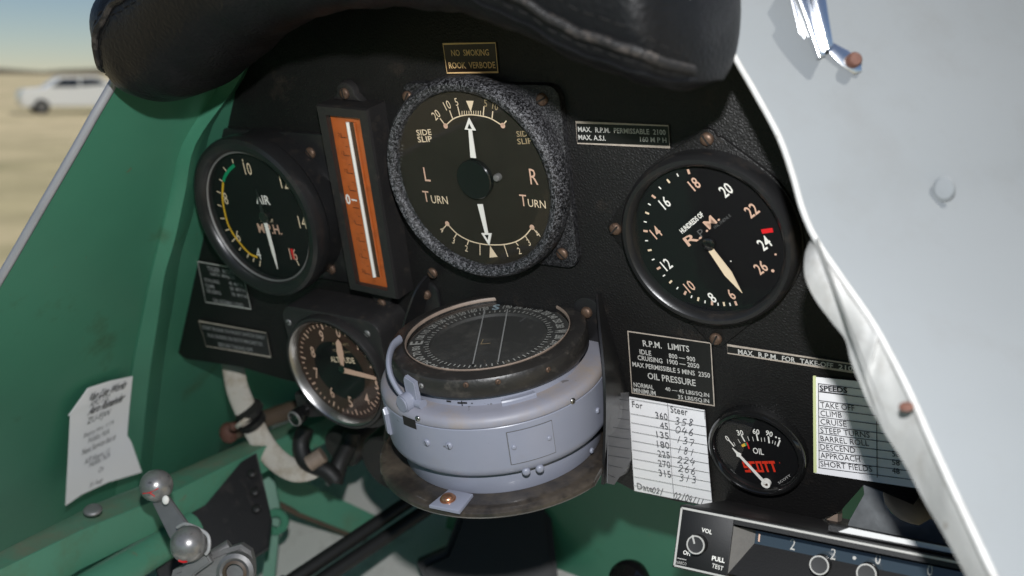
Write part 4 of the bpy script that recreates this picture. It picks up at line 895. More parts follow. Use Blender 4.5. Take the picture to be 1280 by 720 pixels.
def side_card():
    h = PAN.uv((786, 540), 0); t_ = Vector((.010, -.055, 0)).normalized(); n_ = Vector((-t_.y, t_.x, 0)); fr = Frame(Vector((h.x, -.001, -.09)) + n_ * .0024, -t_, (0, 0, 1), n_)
    t = thing('lined_card', 'narrow grey ruled card on the bracket plate, between compass and white steering card', 'card', fr)
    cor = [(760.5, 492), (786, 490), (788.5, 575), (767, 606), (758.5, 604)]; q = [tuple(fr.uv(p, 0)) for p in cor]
    obj('sheet', prism(q[::-1], 0, .0004), 'paper_grey', t)
    g = Gfx(fr, .0006)
    for i in range(9):
        y = 497 + i * 12; x2 = 787 if i < 7 else 787 - (i - 6) * 9; g.lpx(((760, y), (x2, y + 4)), .0004, 'ink')
    g.tpx('30', (778, 496), (785, 497.5), 6, 'ink_grey')
    g.build('ruling', t)
side_card()

# ================================================================== cockpit padding (black leather roll)
def padding():
    XS = [-.23, -.21, -.19, -.17, -.15, -.13, -.11, -.09, -.07, -.05, -.03, -.01, .01, .03, .05, .07, .09, .11, .13, .15, .17, .186]
    ZB = [.1580, .1550, .1485, .1440, .1437, .1505, .1610, .1710, .1795, .1850, .1893, .1917, .1928, .1926, .1910, .1885, .1832, .1750, .1662, .1593, .1558, .1568]
    def zb(x):
        for i in range(len(XS) - 1):
            if x <= XS[i + 1]: u = (x - XS[i]) / (XS[i + 1] - XS[i]); u = max(0, u); return ZB[i] + (ZB[i + 1] - ZB[i]) * u
        return ZB[-1]
    X0, X1 = -.194, .1775; H = .075; RY = .05; YC = -.08; n = 90; m = 56
    def sec(x):
        e = min(1, max(0, (x - X0) / .045)); e2 = min(1, max(0, (X1 - x) / .020))
        k = math.sqrt(max(0, 1 - (1 - e) ** 2)) * (max(0, 1 - (1 - e2) ** 2.6)) ** .45
        return k
    def pt(x, th):
        k = max(.02, sec(x)); zc = zb(x) + H / 2 * (k if x > 0 else 1); c, s_ = cos(th), sin(th)
        return Vector((x, YC + k * RY * math.copysign(abs(c) ** .8, c), zc + k * H / 2 * math.copysign(abs(s_) ** .8, s_) + .0006 * sin(x * 170 + th * 2) + .0004 * sin(x * 410 + th)))
    bm = bmesh.new(); rows = []
    for i in range(n + 1):
        u = i / n; u = .5 - .5 * cos(u * pi) * (1 if 1 else 0); x = X0 + (X1 - X0) * u
        rows.append([bm.verts.new(pt(x, 2 * pi * j / m)) for j in range(m)])
    for A, B in zip(rows, rows[1:]):
        for j in range(m): bm.faces.new((A[j], A[(j + 1) % m], B[(j + 1) % m], B[j]))
    bm.faces.new(rows[0][::-1]); bm.faces.new(rows[-1])
    t = thing('coaming_pad', 'thick black leather crash pad with stitched seam arching over the top of the panel', 'padding', Frame((0, -.08, .18), (1, 0, 0), (0, 1, 0), (0, 0, 1)))
    off = Vector((0, -.08, .18)); bmesh.ops.translate(bm, verts=bm.verts, vec=-off); obj('cover', bm, 'pad_leather', t, ang=1.2)
    TH = 0                                       # the seam climbs from the lower right end to the upper left
    def line(dth, lift, xs): 
        out = []
        for x in xs:
            u = min(1, max(0, (x - X0) / .055)); u = u * u * (3 - 2 * u); th = (pi + .75) * (1 - u) + (pi + .34 - .95 * min(1, max(0, (.178 - x) / .36))) * u + dth; p = pt(x, th); c = Vector((x, YC, zb(x) + H / 2 * (sec(x) if x > 0 else 1))); d = (p - c).normalized(); out.append(p + d * lift - off)
        return out
    xs = [X0 + .002 + (X1 - X0 - .004) * (.5 - .5 * cos(pi * i / 120)) for i in range(121)]
    obj('piping', tube(line(TH, .0006, xs), .0021, 10), 'piping_leather', t)
    bm = bmesh.new()
    for th in (TH - .20, TH + .16):
        L = line(th, .0002, xs); acc = 0; seg = []
        full = smooth_path(L, 4); d = 0
        for a, b in zip(full, full[1:]):
            d += (b - a).length; seg.append(a)
            if d > .0042:
                if len(seg) > 2: tube([seg[0], seg[len(seg) // 2] , seg[-1]], .00032, 5, bm)
                seg = []; d = -.0022
            elif d < 0: seg = []
    obj('stitching', bm, 'thread', t)
    # fine crease parallel to the seam
    obj('crease', tube(line(TH + .32, .0003, [x for x in xs if x > .05]), .0008, 6), 'pad_leather', t)
padding()

# ================================================================== fuselage skin around the opening
def decking():
    rows = []
    prof = [(-.225, .170), (-.185, .196), (-.14, .212), (-.09, .224), (-.03, .236), (.03, .238), (.10, .228), (.14, .205), (.160, .17)]
    for y in (-.045, 0., .06, .15, .30, .6): rows.append([(x, y, z) for x, z in prof])
    obj('fuselage_decking', grid_sheet(rows, .0015), 'silver_paint', fr=AIR, label='silver top decking of the fuselage ahead of the instrument panel', cat='fuselage skin')
decking()
RIDGE = [(840, -130, .425), (878, -30, .420), (902, 40, .417), (922, 78, .415), (945, 118, .411), (974, 172, .405), (991, 220, .40), (1003, 262, .396), (1020, 300, .39), (1050, 345, .38), (1088, 400, .37), (1116, 450, .36), (1141, 500, .35), (1163, 550, .342), (1188, 605, .333), (1228, 690, .322), (1275, 790, .31)]
LIP = [(1015, 297), (1007, 318), (1007, 346), (1019, 373), (1040, 402), (1057, 424), (1064, 450), (1077, 484), (1101, 532), (1131, 580), (1160, 634), (1183, 673), (1232, 765)]
def skin():
    fr = Frame(AT(1050, 345, .38), (1, 0, 0), (0, 1, 0), (0, 0, 1))
    t = thing('cockpit_side', 'pale silver fuselage side at the right with a bright rolled cockpit edge and latch marks', 'fuselage skin', fr)
    R = smooth_path([AT(*p) for p in RIDGE], 6); rows = []
    n = len(R)
    for i, p in enumerate(R):
        out = CR * 1.0 + CF * .28 - CD * .12; r = []
        for k in range(9):
            s_ = k / 8; q = p + out * (.004 + .30 * s_) + CF * (.030 * s_ * s_); r.append(fr.loc(q))
        rows.append([fr.loc(p + out * .0005 - CF * -.0006)] + r)
    obj('skin', grid_sheet(rows, .0012), 'silver_paint', t)
    # rolled bead along the opening
    obj('rim', tube([fr.loc(p) for p in R], .0012, 12), 'rim_white', t)
    # folded inner lip
    Rl = [(1019, 299, .3905), (1026, 311, .388), (1036, 326, .384), (1049, 345, .3805), (1064, 366, .377), (1080, 389, .3725), (1093, 408, .3685), (1103, 428, .3645), (1119, 456, .359), (1140, 498, .3505), (1163, 550, .342), (1188, 606, .333), (1240, 716, .32)]
    A = smooth_path([AT(*p) for p in Rl], 9)
    B = smooth_path([AT(p[0], p[1], q[2] + .010) for p, q in zip(LIP, Rl)], 9); rows = []
    for a, b in zip(A, B):
        r = []
        for k in range(15):
            s_ = k / 14; q = a.lerp(b, s_); bul = sin(s_ * pi) * .0030; r.append(fr.loc(q - CF * bul + CF * .0008))
        rows.append(r)
    for i, r in enumerate(rows):                 # the lip is dented where it was bent by hand
        for k in range(len(r)):
            g_ = lambda c, w, sl: math.exp(-((i - c - k * sl) / w) ** 2)
            r[k] = r[k] - Vector(CF) * (.0024 * g_(56, 2.6, .45) - .0019 * g_(62, 2.2, .3) + .0012 * g_(28, 3.5, -.4)) * (1 - abs(k - 6) / 10)
    from mathutils import noise
    for i, r in enumerate(rows):
        for k in range(1, len(r) - 1):
            p = r[k]; r[k] = p - Vector(CF) * (noise.noise(p * 55) * .0016 + noise.noise(p * 140 + Vector((3, 1, 7))) * .0006)
    obj('lip', grid_sheet(rows, .001), 'rim_white', t)
    q = AT(1133, 509, .3475); bm = dome_head(.0026, .0012); d = (CAM - q).normalized(); mm = Matrix.Translation(fr.loc(q)) @ (d * .55 - CD + CR * -.15).to_track_quat('Z', 'Y').to_matrix().to_4x4(); bmesh.ops.transform(bm, matrix=mm, verts=bm.verts); obj('rusty_screw', bm, 'rust', t)
    q = AT(1180, 236, .414); bm = bmesh.new(); lathe([(.0046, 0), (.0046, .001), (.0036, .0022), (0, .0024)], 28, bm=bm); nn = (CR * -.35 - CF * 1.0).normalized(); mm = Matrix.Translation(fr.loc(q)) @ nn.to_track_quat('Z', 'Y').to_matrix().to_4x4() @ Matrix.Diagonal((1, 1.2, 1, 1)); bmesh.ops.transform(bm, matrix=mm, verts=bm.verts); obj('turn_stud', bm, 'silver_paint', t)
skin()
def latch():
    fr = Frame(AT(1035, 40, .425), CR, -CD, -CF); P = lambda p, z: (*fr.uv(p, z), z)
    t = thing('door_latch', 'bright chromed door latch with a red-brown screw on the silver fuselage side', 'latch', fr)
    def strip(name, ps, z0, z1, m='chrome', bev=.0004):
        q = [tuple(fr.uv(p, z1)) for p in ps]; a = sum(q[i][0] * q[(i + 1) % len(q)][1] - q[(i + 1) % len(q)][0] * q[i][1] for i in range(len(q)))
        return obj(name, prism(q if a > 0 else q[::-1], z0, z1, bev), m, t)
    strip('hinge_leaf', [(982, -30), (992, -30), (1008, 20), (1006, 60), (1001, 50), (990, 5)], -.008, -.002)
    strip('arm', [(988, -30), (1003, -30), (1020, 20), (1032, 68), (1024, 72), (1010, 30)], -.006, .004)
    strip('arm', [(1012, -30), (1029, -30), (1036, 20), (1042, 56), (1034, 62), (1026, 30)], -.004, .008)
    strip('foot', [(1034, 62), (1042, 53), (1060, 62), (1076, 76), (1078, 88), (1068, 93), (1052, 82)], -.010, -.001)
    strip('foot_pad', [(1030, 72), (1052, 84), (1044, 90), (1026, 80)], -.012, -.006, 'dull_steel')
    q = fr.uv((1067.5, 75), .001); bm = lathe([(.0033, -.001), (.0033, .002), (.0024, .0034), (0, .0036)], 24, (q.x, q.y, 0)); obj('screw', bm, 'rust', t)
latch()

# ================================================================== left side: green wall, frame, sill
WX = lambda z: -.201 - (.137 - z) * .667
def wall_pt(y, z, inset=0.):
    x = WX(z); n = Vector((.832, 0, -.555))
    return Vector((x, y, z)) + n * inset
def PW(px, ins=0.):                                # where the photo's pixel meets the slanted wall
    k = ray(px); a = Vector((1, 0, -.667)); t = (-.2924 + ins * 1.202 - a.dot(CAM)) / a.dot(k); return CAM + k * t
RIMPX = [(205, -10), (172, 52), (140, 110), (119, 146), (100, 180), (78, 218), (50, 266), (20, 318), (-12, 372), (-70, 470)]
def left_wall():
    fr = Frame((-.3, -.1, 0), (1, 0, 0), (0, 1, 0), (0, 0, 1)); t = thing('cockpit_wall', 'green painted inner side wall of the cockpit with a riveted frame, left of the gauges', 'side wall', fr)
    top = smooth_path([PW(p) for p in RIMPX], 5); rows = []
    rows_y = [.62, .3, .12]                         # forward of the opening the wall runs up under the decking
    for y in rows_y: rows.append([wall_pt(y, .165 + (-.42 - .165) * k / 24) for k in range(25)])
    for p in top: rows.append([wall_pt(p.y, p.z + (-.42 - p.z) * k / 24) for k in range(25)])
    for y in (-.45, -.7, -1.0): rows.append([wall_pt(y, top[-1].z + (-.42 - top[-1].z) * k / 24) for k in range(25)])
    bm = grid_sheet([[fr.loc(q) for q in r] for r in rows]); ff = list(bm.faces); bmesh.ops.recalc_face_normals(bm, faces=ff)
    ret = bmesh.ops.solidify(bm, geom=ff, thickness=.0012); obj('skin', bm, 'green_paint', t)
    top += [Vector(wall_pt(y, top[-1].z)) for y in (-.45, -.7, -1.0)]
    obj('sill', tube([fr.loc(wall_pt(p.y, p.z, -.001)) for p in top], 0, 12, flat=(.0027, .0027)), 'sill_metal', t)
    # formed frame: pale flat land with a returned edge towards the panel
    L = [(300, 60), (266, 120), (228, 180), (213, 240), (198, 300), (187, 345), (176, 400), (166, 450), (158, 500), (150, 560), (140, 640)]
    Rr = [(322, 60), (292, 112), (245, 180), (232, 240), (219, 300), (206, 345), (198, 400), (190, 450), (184, 500), (178, 560), (170, 640)]
    L = smooth_path([PW(p) for p in L], 4); Rr = smooth_path([PW(p, .010) for p in Rr], 4); nw = Vector((.832, 0, -.555))
    rows = [[fr.loc(a), fr.loc(a + nw * .0015), fr.loc(a.lerp(b, .5) + nw * .0005), fr.loc(a.lerp(b, .97)), fr.loc(b + Vector((0, .0015, 0)) - nw * .0006), fr.loc(b - nw * .0105 + Vector((0, .026, 0)))] for a, b in zip(L, Rr)]
    obj('frame', grid_sheet(rows, .0008), 'green_paint', t, ang=.5)
left_wall()
def rear_of_cockpit():  # unseen bulkhead and right wall, added to cut sky light and glass reflections
    fr = Frame((-.05, -1.0, -.2), (1, 0, 0), (0, 0, 1), (0, 1, 0)); t = thing('added_bulkhead', 'unseen green bulkhead with black cushion, added behind the camera to darken reflections', 'bulkhead', fr)
    obj('sheet', prism([(.42, -.42), (.42, .42), (-.45, .42), (-.45, -.42)], -.004, 0), 'green_paint', t)
    obj('back_cushion', prism([(.22, -.25), (.22, .22), (.15, .30), (-.15, .30), (-.22, .22), (-.22, -.25)], .001, .06, .02, 3), 'pad_leather', t)
    fr = Frame((.345, -.6, -.15), (0, -1, 0), (0, 0, 1), (-1, 0, 0)); obj('added_starboard_wall', prism([(-.33, -.36), (.40, -.36), (.40, .16), (-.15, .16), (-.33, .12)], -.003, 0), 'green_paint', fr=fr, label='unseen green inner wall added on the right to cut sky light', cat='side wall')
rear_of_cockpit()
def ledge():
    # lower longeron, with a dusty flat top
    fr = Frame(AT(200, 620, .78), CR, -CD, -CF); t = thing('lower_longeron', 'green box longeron with dusty flat top running below the side wall', 'longeron', fr)
    a = [(-20, 700), (100, 640), (205, 598), (300, 556), (345, 536), (420, 505)]; b = [(-20, 722), (100, 664), (205, 621), (300, 574), (350, 549), (420, 518)]; c = [(-20, 790), (100, 712), (205, 660), (300, 607), (350, 580), (420, 548)]
    za = [.62, .70, .77, .84, .875, .93]; R = lambda L, d: [AT(*p, z + d) for p, z in zip(L, za)]
    A, B, C_ = R(a, .012), R(b, -.012), R(c, -.004); rows = []
    for p, q, r in zip(A, B, C_): rows.append([fr.loc(x) for x in (p + CF * .03, p, p.lerp(q, .5), q.lerp(p, .06), q, q.lerp(r, .06), r)])
    obj('top_face', grid_sheet([r[:4] for r in rows], .001), 'green_dusty', t); obj('side_face', grid_sheet([r[3:] for r in rows], .001), 'green_light', t)
    q = AT(116, 645, .70) + CD * -.004; bm = dome_head(.0065, .0025); mm = Matrix.Translation(fr.loc(q)) @ Vector((.1, .9, .45)).to_track_quat('Z', 'Y').to_matrix().to_4x4(); bmesh.ops.transform(bm, matrix=mm, verts=bm.verts); obj('bolt', bm, 'dull_steel', t)
    # lower green member under it
    a = [(-20, 800), (100, 722), (180, 676), (240, 640)]; A = [AT(*p, z) for p, z in zip(a, (.62, .69, .75, .79))]
    bm = tube([fr.loc(p + CD * .012) for p in A], .013, 16); obj('lower_rail', bm, 'green_light', t)
ledge()
def notice():
    # notice stuck to the wall: its own plane on the slanted wall, lower corner curling off
    cor = [(112, 487), (168, 472), (172, 588), (88, 636)]; P4 = [PW(p) for p in cor]; c = sum(P4, Vector()) / 4
    fr = Frame(c + Vector((.832, 0, -.555)) * .019, (0, 1, 0), (0, 0, 1), (.87, 0, -.43))
    t = thing('inspection_notice', 'white printed notice with a folded corner stuck on the green side wall', 'notice', fr)
    out = [(168, 472), (140, 478), (112, 487), (90, 520), (88, 560), (84, 634), (104, 620), (135, 603), (172, 586), (164, 552), (161, 546), (164, 510)]
    q = [Vector(fr.uv(p, .002)) for p in out]
    bm = bmesh.new(); vs = []
    for p, px in zip(q, out):
        lift = .0075 if px == (172, 586) else (.002 if px in ((164, 552), (135, 603)) else 0); vs.append(bm.verts.new((p.x, p.y, lift)))
    cc = bm.verts.new((sum(v.co.x for v in vs) / len(vs), sum(v.co.y for v in vs) / len(vs), 0)); fs = []
    for i in range(len(vs)): fs.append(bm.faces.new((vs[i], vs[(i + 1) % len(vs)], cc)))
    bmesh.ops.recalc_face_normals(bm, faces=fs)
    if fs[0].normal.z < 0: bmesh.ops.reverse_faces(bm, faces=fs)
    bmesh.ops.solidify(bm, geom=fs, thickness=.0004); obj('sheet', bm, 'paper', t)
    f = [Vector(fr.uv(p, .003)) for p in ((111, 487.5), (114, 507), (87, 521))]
    obj('folded_corner', prism([tuple(p) for p in f], .0012, .0018), 'paper', t)
    g = Gfx(fr, .0014)
    g.tpx('Van Lise Works', (112, 497), (158.5, 480), 9, 'ink', bold=.02, shear=.35); g.tpx('AMO 1132', (113, 505.5), (137, 496), 7, 'ink_grey'); g.tpx('Aero Remainder', (112, 514), (156, 496), 9, 'ink', bold=.02, shear=.35)
    g.tpx('ZU-FJW', (109, 528), (138, 516), 9, 'ink'); g.tpx('Expiry Hrs: 1114', (105, 545.5), (142, 528), 6.5, 'ink_grey'); g.tpx('Hobbs: N/A', (111, 550.5), (137, 538.5), 6.5, 'ink_grey')
    g.tpx('Next Service due at', (103, 565.5), (145, 545), 7, 'ink'); g.tpx('A/F Hours: 1114', (106, 577.5), (143, 560), 6.5, 'ink_grey'); g.tpx('Hobbs: N/A', (112, 581), (138, 568), 6.5, 'ink_grey'); g.tpx('Or', (123.5, 588), (130, 585), 6, 'ink_grey'); g.tpx('31 August 2012', (112, 608), (146, 591), 7, 'ink_grey')
    g.build('writing', t)
notice()
def side_box():
    d = {(182, 652): .80, (322, 570): .84, (341, 652): .83, (336, 688): .82, (262, 735): .78, (202, 735): .76}
    pts = [AT(*p, z) for p, z in d.items()]; fr = Frame(pts[0], (0, 1, 0), (0, 0, 1), (1, 0, 0)); t = thing('map_case', 'flat black box with rivets set under the green longeron behind the throttle lever', 'box', fr)
    n = -CF * .9 + CR * .3
    n = (pts[1] - pts[0]).cross(pts[5] - pts[0]).normalized(); n = n if n.dot(CF) < 0 else -n
    obj('box', slab([fr.loc(p) for p in pts], Vector((n.dot(fr.ex), n.dot(fr.ey), n.dot(fr.ez))), .006, .001), 'black_paint', t)
    for p, z in (((315, 592), .825), ((318.5, 615), .82), ((320.5, 636), .815)):
        bm = dome_head(.004, .0025); q = AT(*p, z); mm = Matrix.Translation(fr.loc(q)) @ Vector((n.dot(fr.ex), n.dot(fr.ey), n.dot(fr.ez))).to_track_quat('Z', 'Y').to_matrix().to_4x4(); bmesh.ops.transform(bm, matrix=mm, verts=bm.verts); obj('rivet', bm, 'black_worn', t)
side_box()
def throttle():
    o = AT(265, 715, .64); fr = Frame(o, CR, -CD, -CF); t = thing('throttle_quadrant', 'grey metal lever with two ball knobs on a cast quadrant at lower left', 'lever', fr)
    L = lambda px, py, d: fr.loc(AT(px, py, d))
    a, b = L(199, 618, .672), L(252, 706, .645); dv = (b - a).normalized(); n = dv.cross(Vector((0, 0, 1))).normalized()
    arm = bmesh.new(); slab([a - n * .0055, b - n * .010, b + n * .010, a + n * .0055], (0, 0, 1), .004, .0008, arm); lv = obj('lever_arm', arm, 'dull_steel', t)
    k1 = obj('ball_knob', sphere(L(195.5, 607, .665), .0110), 'knob_grey', t); k2 = obj('ball_knob', sphere(L(236, 680, .632), .0118), 'knob_grey', t)
    for c, r, pts in ((L(195.5, 607, .665), .0111, [(-.5, -.30, .75), (-.05, -.22, .92), (.42, .02, .85)]), (L(195.5, 607, .665), .0111, [(-.05, -.22, .92), (.2, -.45, .8)])):
        bm = tube([c + Vector(p).normalized() * r for p in pts], .0004, 6); obj('red_mark', bm, 'mark_red', k1)
    bm = tube([L(236, 680, .632) + Vector(p).normalized() * .0118 for p in ((-.35, -.72, .6), (-.1, -.8, .58), (.1, -.75, .62))], .0009, 6); obj('red_mark', bm, 'mark_red', k2)
    bm = sphere(L(207, 625, .655), .0024, sc=(1, 1.3, .6)); obj('rivet', bm, 'lume_white', t)
    obj('wire_clip', tube(smooth_path([L(222, 659, .645), L(232, 655, .640), L(248, 661, .635), L(260, 670, .632), L(261, 686, .630), L(257, 693, .63)], 5), .0012, 8), 'rim_white', t)
    pts = [L(x, y, .655) for x, y in ((215, 740), (222, 708), (240, 700), (258, 694), (285, 682), (306, 676), (318, 684), (322, 700), (322, 740))]
    obj('casting', slab(pts, (0, 0, 1), .012, .003), 'dull_steel', t)
    obj('arm', tube([L(262, 698, .65), L(288, 682, .652)], .0045, 12), 'dull_steel', t)
    c = L(297, 712, .63); bm = bmesh.new(); lathe([(.012, 0), (.012, .006), (.0095, .0075), (.007, .006), (.0065, .002), (0, .002)], 32, c, bm); obj('boss', bm, 'dull_steel', t)
    bm = bmesh.new(); lathe([(.0078, .0072), (.006, .0082), (.0055, .006)], 28, c, bm); obj('washer', bm, 'brown_tube', t)
    obj('link', slab([L(x, y, .64) for x, y in ((222, 740), (232, 706), (262, 690), (268, 700), (246, 716), (240, 740))], (0, 0, 1), .006, .0012), 'dull_steel', t)
throttle()
def strap():
    fr = Frame(AT(310, 520, .86), (1, 0, 0), (0, 1, 0), (0, 0, 1)); t = thing('webbing_hose', 'off-white sleeved hose with a black clamp hanging below the panel', 'hose', fr)
    P = lambda *a: fr.loc(AT(*a))
    path = smooth_path([P(288, 440, .885), (P(292, 462, .88)), P(297, 487, .872), P(309, 516, .862), P(327, 552, .855), P(346, 575, .85), P(368, 588, .845), P(388, 586, .845), P(404, 574, .85)], 6)
    obj('sleeve', tube(path, 0, 16, flat=(.0098, .0026), up=CR), 'webbing', t)
    bm = bmesh.new()
    for a, b in (((302, 517), (321, 510)), ((305, 530), (325, 523))):
        m = P((a[0] + b[0]) / 2, (a[1] + b[1]) / 2, .862); 
        tube([m - Vector((0.2, .3, -1)).normalized() * .0026, m + Vector((.2, .3, -1)).normalized() * .0026], .0128, 18, bm)
    obj('clamp', bm, 'rubber', t)
    obj('clamp_band', tube([P(308, 522, .862), P(311, 526, .862)], .0122, 18), 'webbing', t)
    obj('clamp_screw', sphere(P(292, 533, .868), .0042), 'rust', t)
strap()
def clutter():
    fr = Frame(AT(415, 580, .86), (1, 0, 0), (0, 1, 0), (0, 0, 1)); P = lambda *a: fr.loc(AT(*a))
    t = thing('pipe_union', 'black pipes with a pale brass union hanging under the altimeter', 'pipe', fr)
    obj('pipe', tube(smooth_path([P(382, 535, .85), P(376, 556, .85), P(384, 578, .845), P(408, 588, .84), P(420, 600, .84)], 5), .0075, 12), 'rubber', t)
    obj('pipe', tube(smooth_path([P(440, 540, .86), P(436, 556, .86), P(424, 580, .85), P(417, 604, .845)], 5), .008, 12), 'rubber', t)
    obj('union', tube([P(386, 580, .835), P(404, 568, .835)], .0070, 16), 'ring_bead', t)
    fr2 = Frame(AT(350, 520, .93), (1, 0, 0), (0, 1, 0), (0, 0, 1)); f = lambda *a: fr2.loc(AT(*a))
    t = thing('brown_stay', 'brown painted stay tube running behind the hose clamp', 'tube', fr2); obj('tube', tube([f(288, 540, .90), f(330, 524, .92), f(420, 494, .98)], .0085, 14), 'brown_tube', t); obj('end_fitting', sphere(f(286, 541, .898), .0085, sc=(1, 1, 1.2)), 'rust', t)
clutter()

# ================================================================== lower front: green cross member, floor, rods, bulkhead
def lower():
    # floor skin
    c = [AT(-100, 900, .80), AT(300, 520, 1.30), AT(760, 520, 1.45), AT(900, 900, 1.0)]
    P0 = AT(430, 640, 1.06); nz = Vector((.05, -.25, 1)).normalized(); fr = Frame(P0, (1, 0, 0), (0, 1, 0), nz)
    def on(p): q = fr.uv(p, 0); return (q.x, q.y)
    q = [(-.35, -1.35), (.50, -1.35), (.50, .45), (-.35, .45)]
    obj('cockpit_floor', prism(q, -.002, 0), 'floor_grey', fr=fr, kind='structure')
    # cross member
    a = [(330, 575), (402, 613), (460, 640), (520, 668), (620, 714)]; b = [(335, 622), (372, 641), (435, 666), (515, 696), (620, 740)]
    fr = Frame(AT(430, 630, 1.02), CR, -CD, -CF); t = thing('cross_member', 'green diagonal cross member with brown lower edge over the grey floor', 'cross member', fr)
    za = [.97, 1.0, 1.03, 1.06, 1.10]; rows = [[fr.loc(AT(*p, z)), fr.loc(AT(*p, z).lerp(AT(*r, z - .01), .5)), fr.loc(AT(*r, z - .01))] for p, r, z in zip(a, b, za)]
    obj('web', grid_sheet(rows, .004), 'green_light', t)
    obj('lower_edge', tube([fr.loc(AT(r[0], r[1] + 1, z - .012)) for r, z in zip(b, za)], .0032, 8), 'brown_tube', t)
    # upright with eyelet
    fr = Frame(AT(345, 640, .95), CR, -CD, -CF); f = lambda *p: fr.loc(AT(*p)); t = thing('frame_upright', 'green upright frame strip with a round eyelet beside the black box', 'frame', fr)
    obj('strip', slab([f(318, 560, .93), f(338, 568, .93), f(352, 640, .94), f(342, 745, .90), f(326, 745, .90), f(338, 650, .93)], (0, 0, 1), .004), 'green_paint', t)
    obj('eyelet', lathe([(.012, 0), (.012, .005), (.0055, .005), (.0055, 0)], 28, f(346, 651, .92)), 'green_paint', t)
    # control rods
    fr = Frame(AT(460, 660, .86), CR, -CD, -CF); f = lambda *p: fr.loc(AT(*p))
    for lab, a, b in (('upper of the two black control rods crossing the grey floor', (340, 742, .80), (640, 540, .98)), ('lower of the two black control rods crossing the grey floor', (362, 752, .80), (660, 552, .98))):
        tt = thing('control_rod', lab, 'rod', fr, 'black control rods over the floor'); obj('rod', tube([f(*a), f(*b)], .0062, 16), 'rubber', tt); obj('collar', tube([f(*[a[i] + (b[i] - a[i]) * .02 for i in range(3)]), f(*[a[i] + (b[i] - a[i]) * .06 for i in range(3)])], .0082, 16), 'rubber', tt)
    # forward bulkhead
    fr = Frame(AT(740, 650, .90), (1, 0, 0), (0, 0, 1), (0, -1, .10)); t = None
    q = [fr.uv(p, 0) for p in ((640, 560), (900, 560), (1400, 640), (1400, 860), (640, 860), (545, 740), (560, 640))]
    obj('bulkhead', prism([tuple(p) for p in q][::-1], -.003, 0), 'green_paint', fr=fr, label='plain green bulkhead sheet in shadow beneath the instrument panel', cat='bulkhead')
    # far dark bay behind the instruments
    fr = Frame((-.1, .34, -.1), (1, 0, 0), (0, 0, 1), (0, -1, 0)); obj('firewall', prism([(-.5, -.16), (.6, -.16), (.6, .35), (-.5, .35)], -.003, 0), 'black_paint', fr=fr, label='black front wall of the dark bay behind the instruments', cat='bulkhead')
    fr = Frame(AT(620, 680, .93), CR, -CD, -CF); f = lambda *p: fr.loc(AT(*p))
    obj('black_slab', slab([f(590, 600, .93), f(684, 600, .93), f(703, 770, .90), f(548, 770, .90), f(520, 706, .91), f(556, 690, .92)][::-1], (0, 0, -1), .03, .006), 'rubber', fr=fr, label='black tapered slab hanging under the compass dish', cat='shroud')  # plain black tapered slab filling the space below the dish
    # knob
    o = AT(785, 720, .76); fr = Frame(o, (1, 0, 0), (0, 1, 0), (.1, -.35, .9)); t = thing('floor_knob', 'shiny black round knob low in front of the green bulkhead', 'knob', fr)
    obj('cap', lathe([(0, .006), (.006, .0055), (.012, .003), (.0155, -.002), (.0165, -.008), (.0150, -.012), (.009, -.014)], 40), 'black_gloss', t); obj('stem', lathe([(.0085, -.012), (.0085, -.06)], 24), 'black_worn', t)
lower()
def instrument_backs():
    for px, d, r, lab in (((452, 540), .90, .020, 'dark cylindrical gauge body hanging behind the panel edge'), ((510, 556), .80, .026, 'dark round case behind the compass dish')):
        fr = Frame(AT(*px, d), (1, 0, 0), (0, 0, 1), (0, -1, 0)); obj('gauge_case', lathe([(0, .03), (r * .9, .03), (r, .026), (r, -.06), (r * .9, -.065), (0, -.065)], 40), 'black_worn', fr=fr, label=lab, cat='gauge case')
instrument_backs()

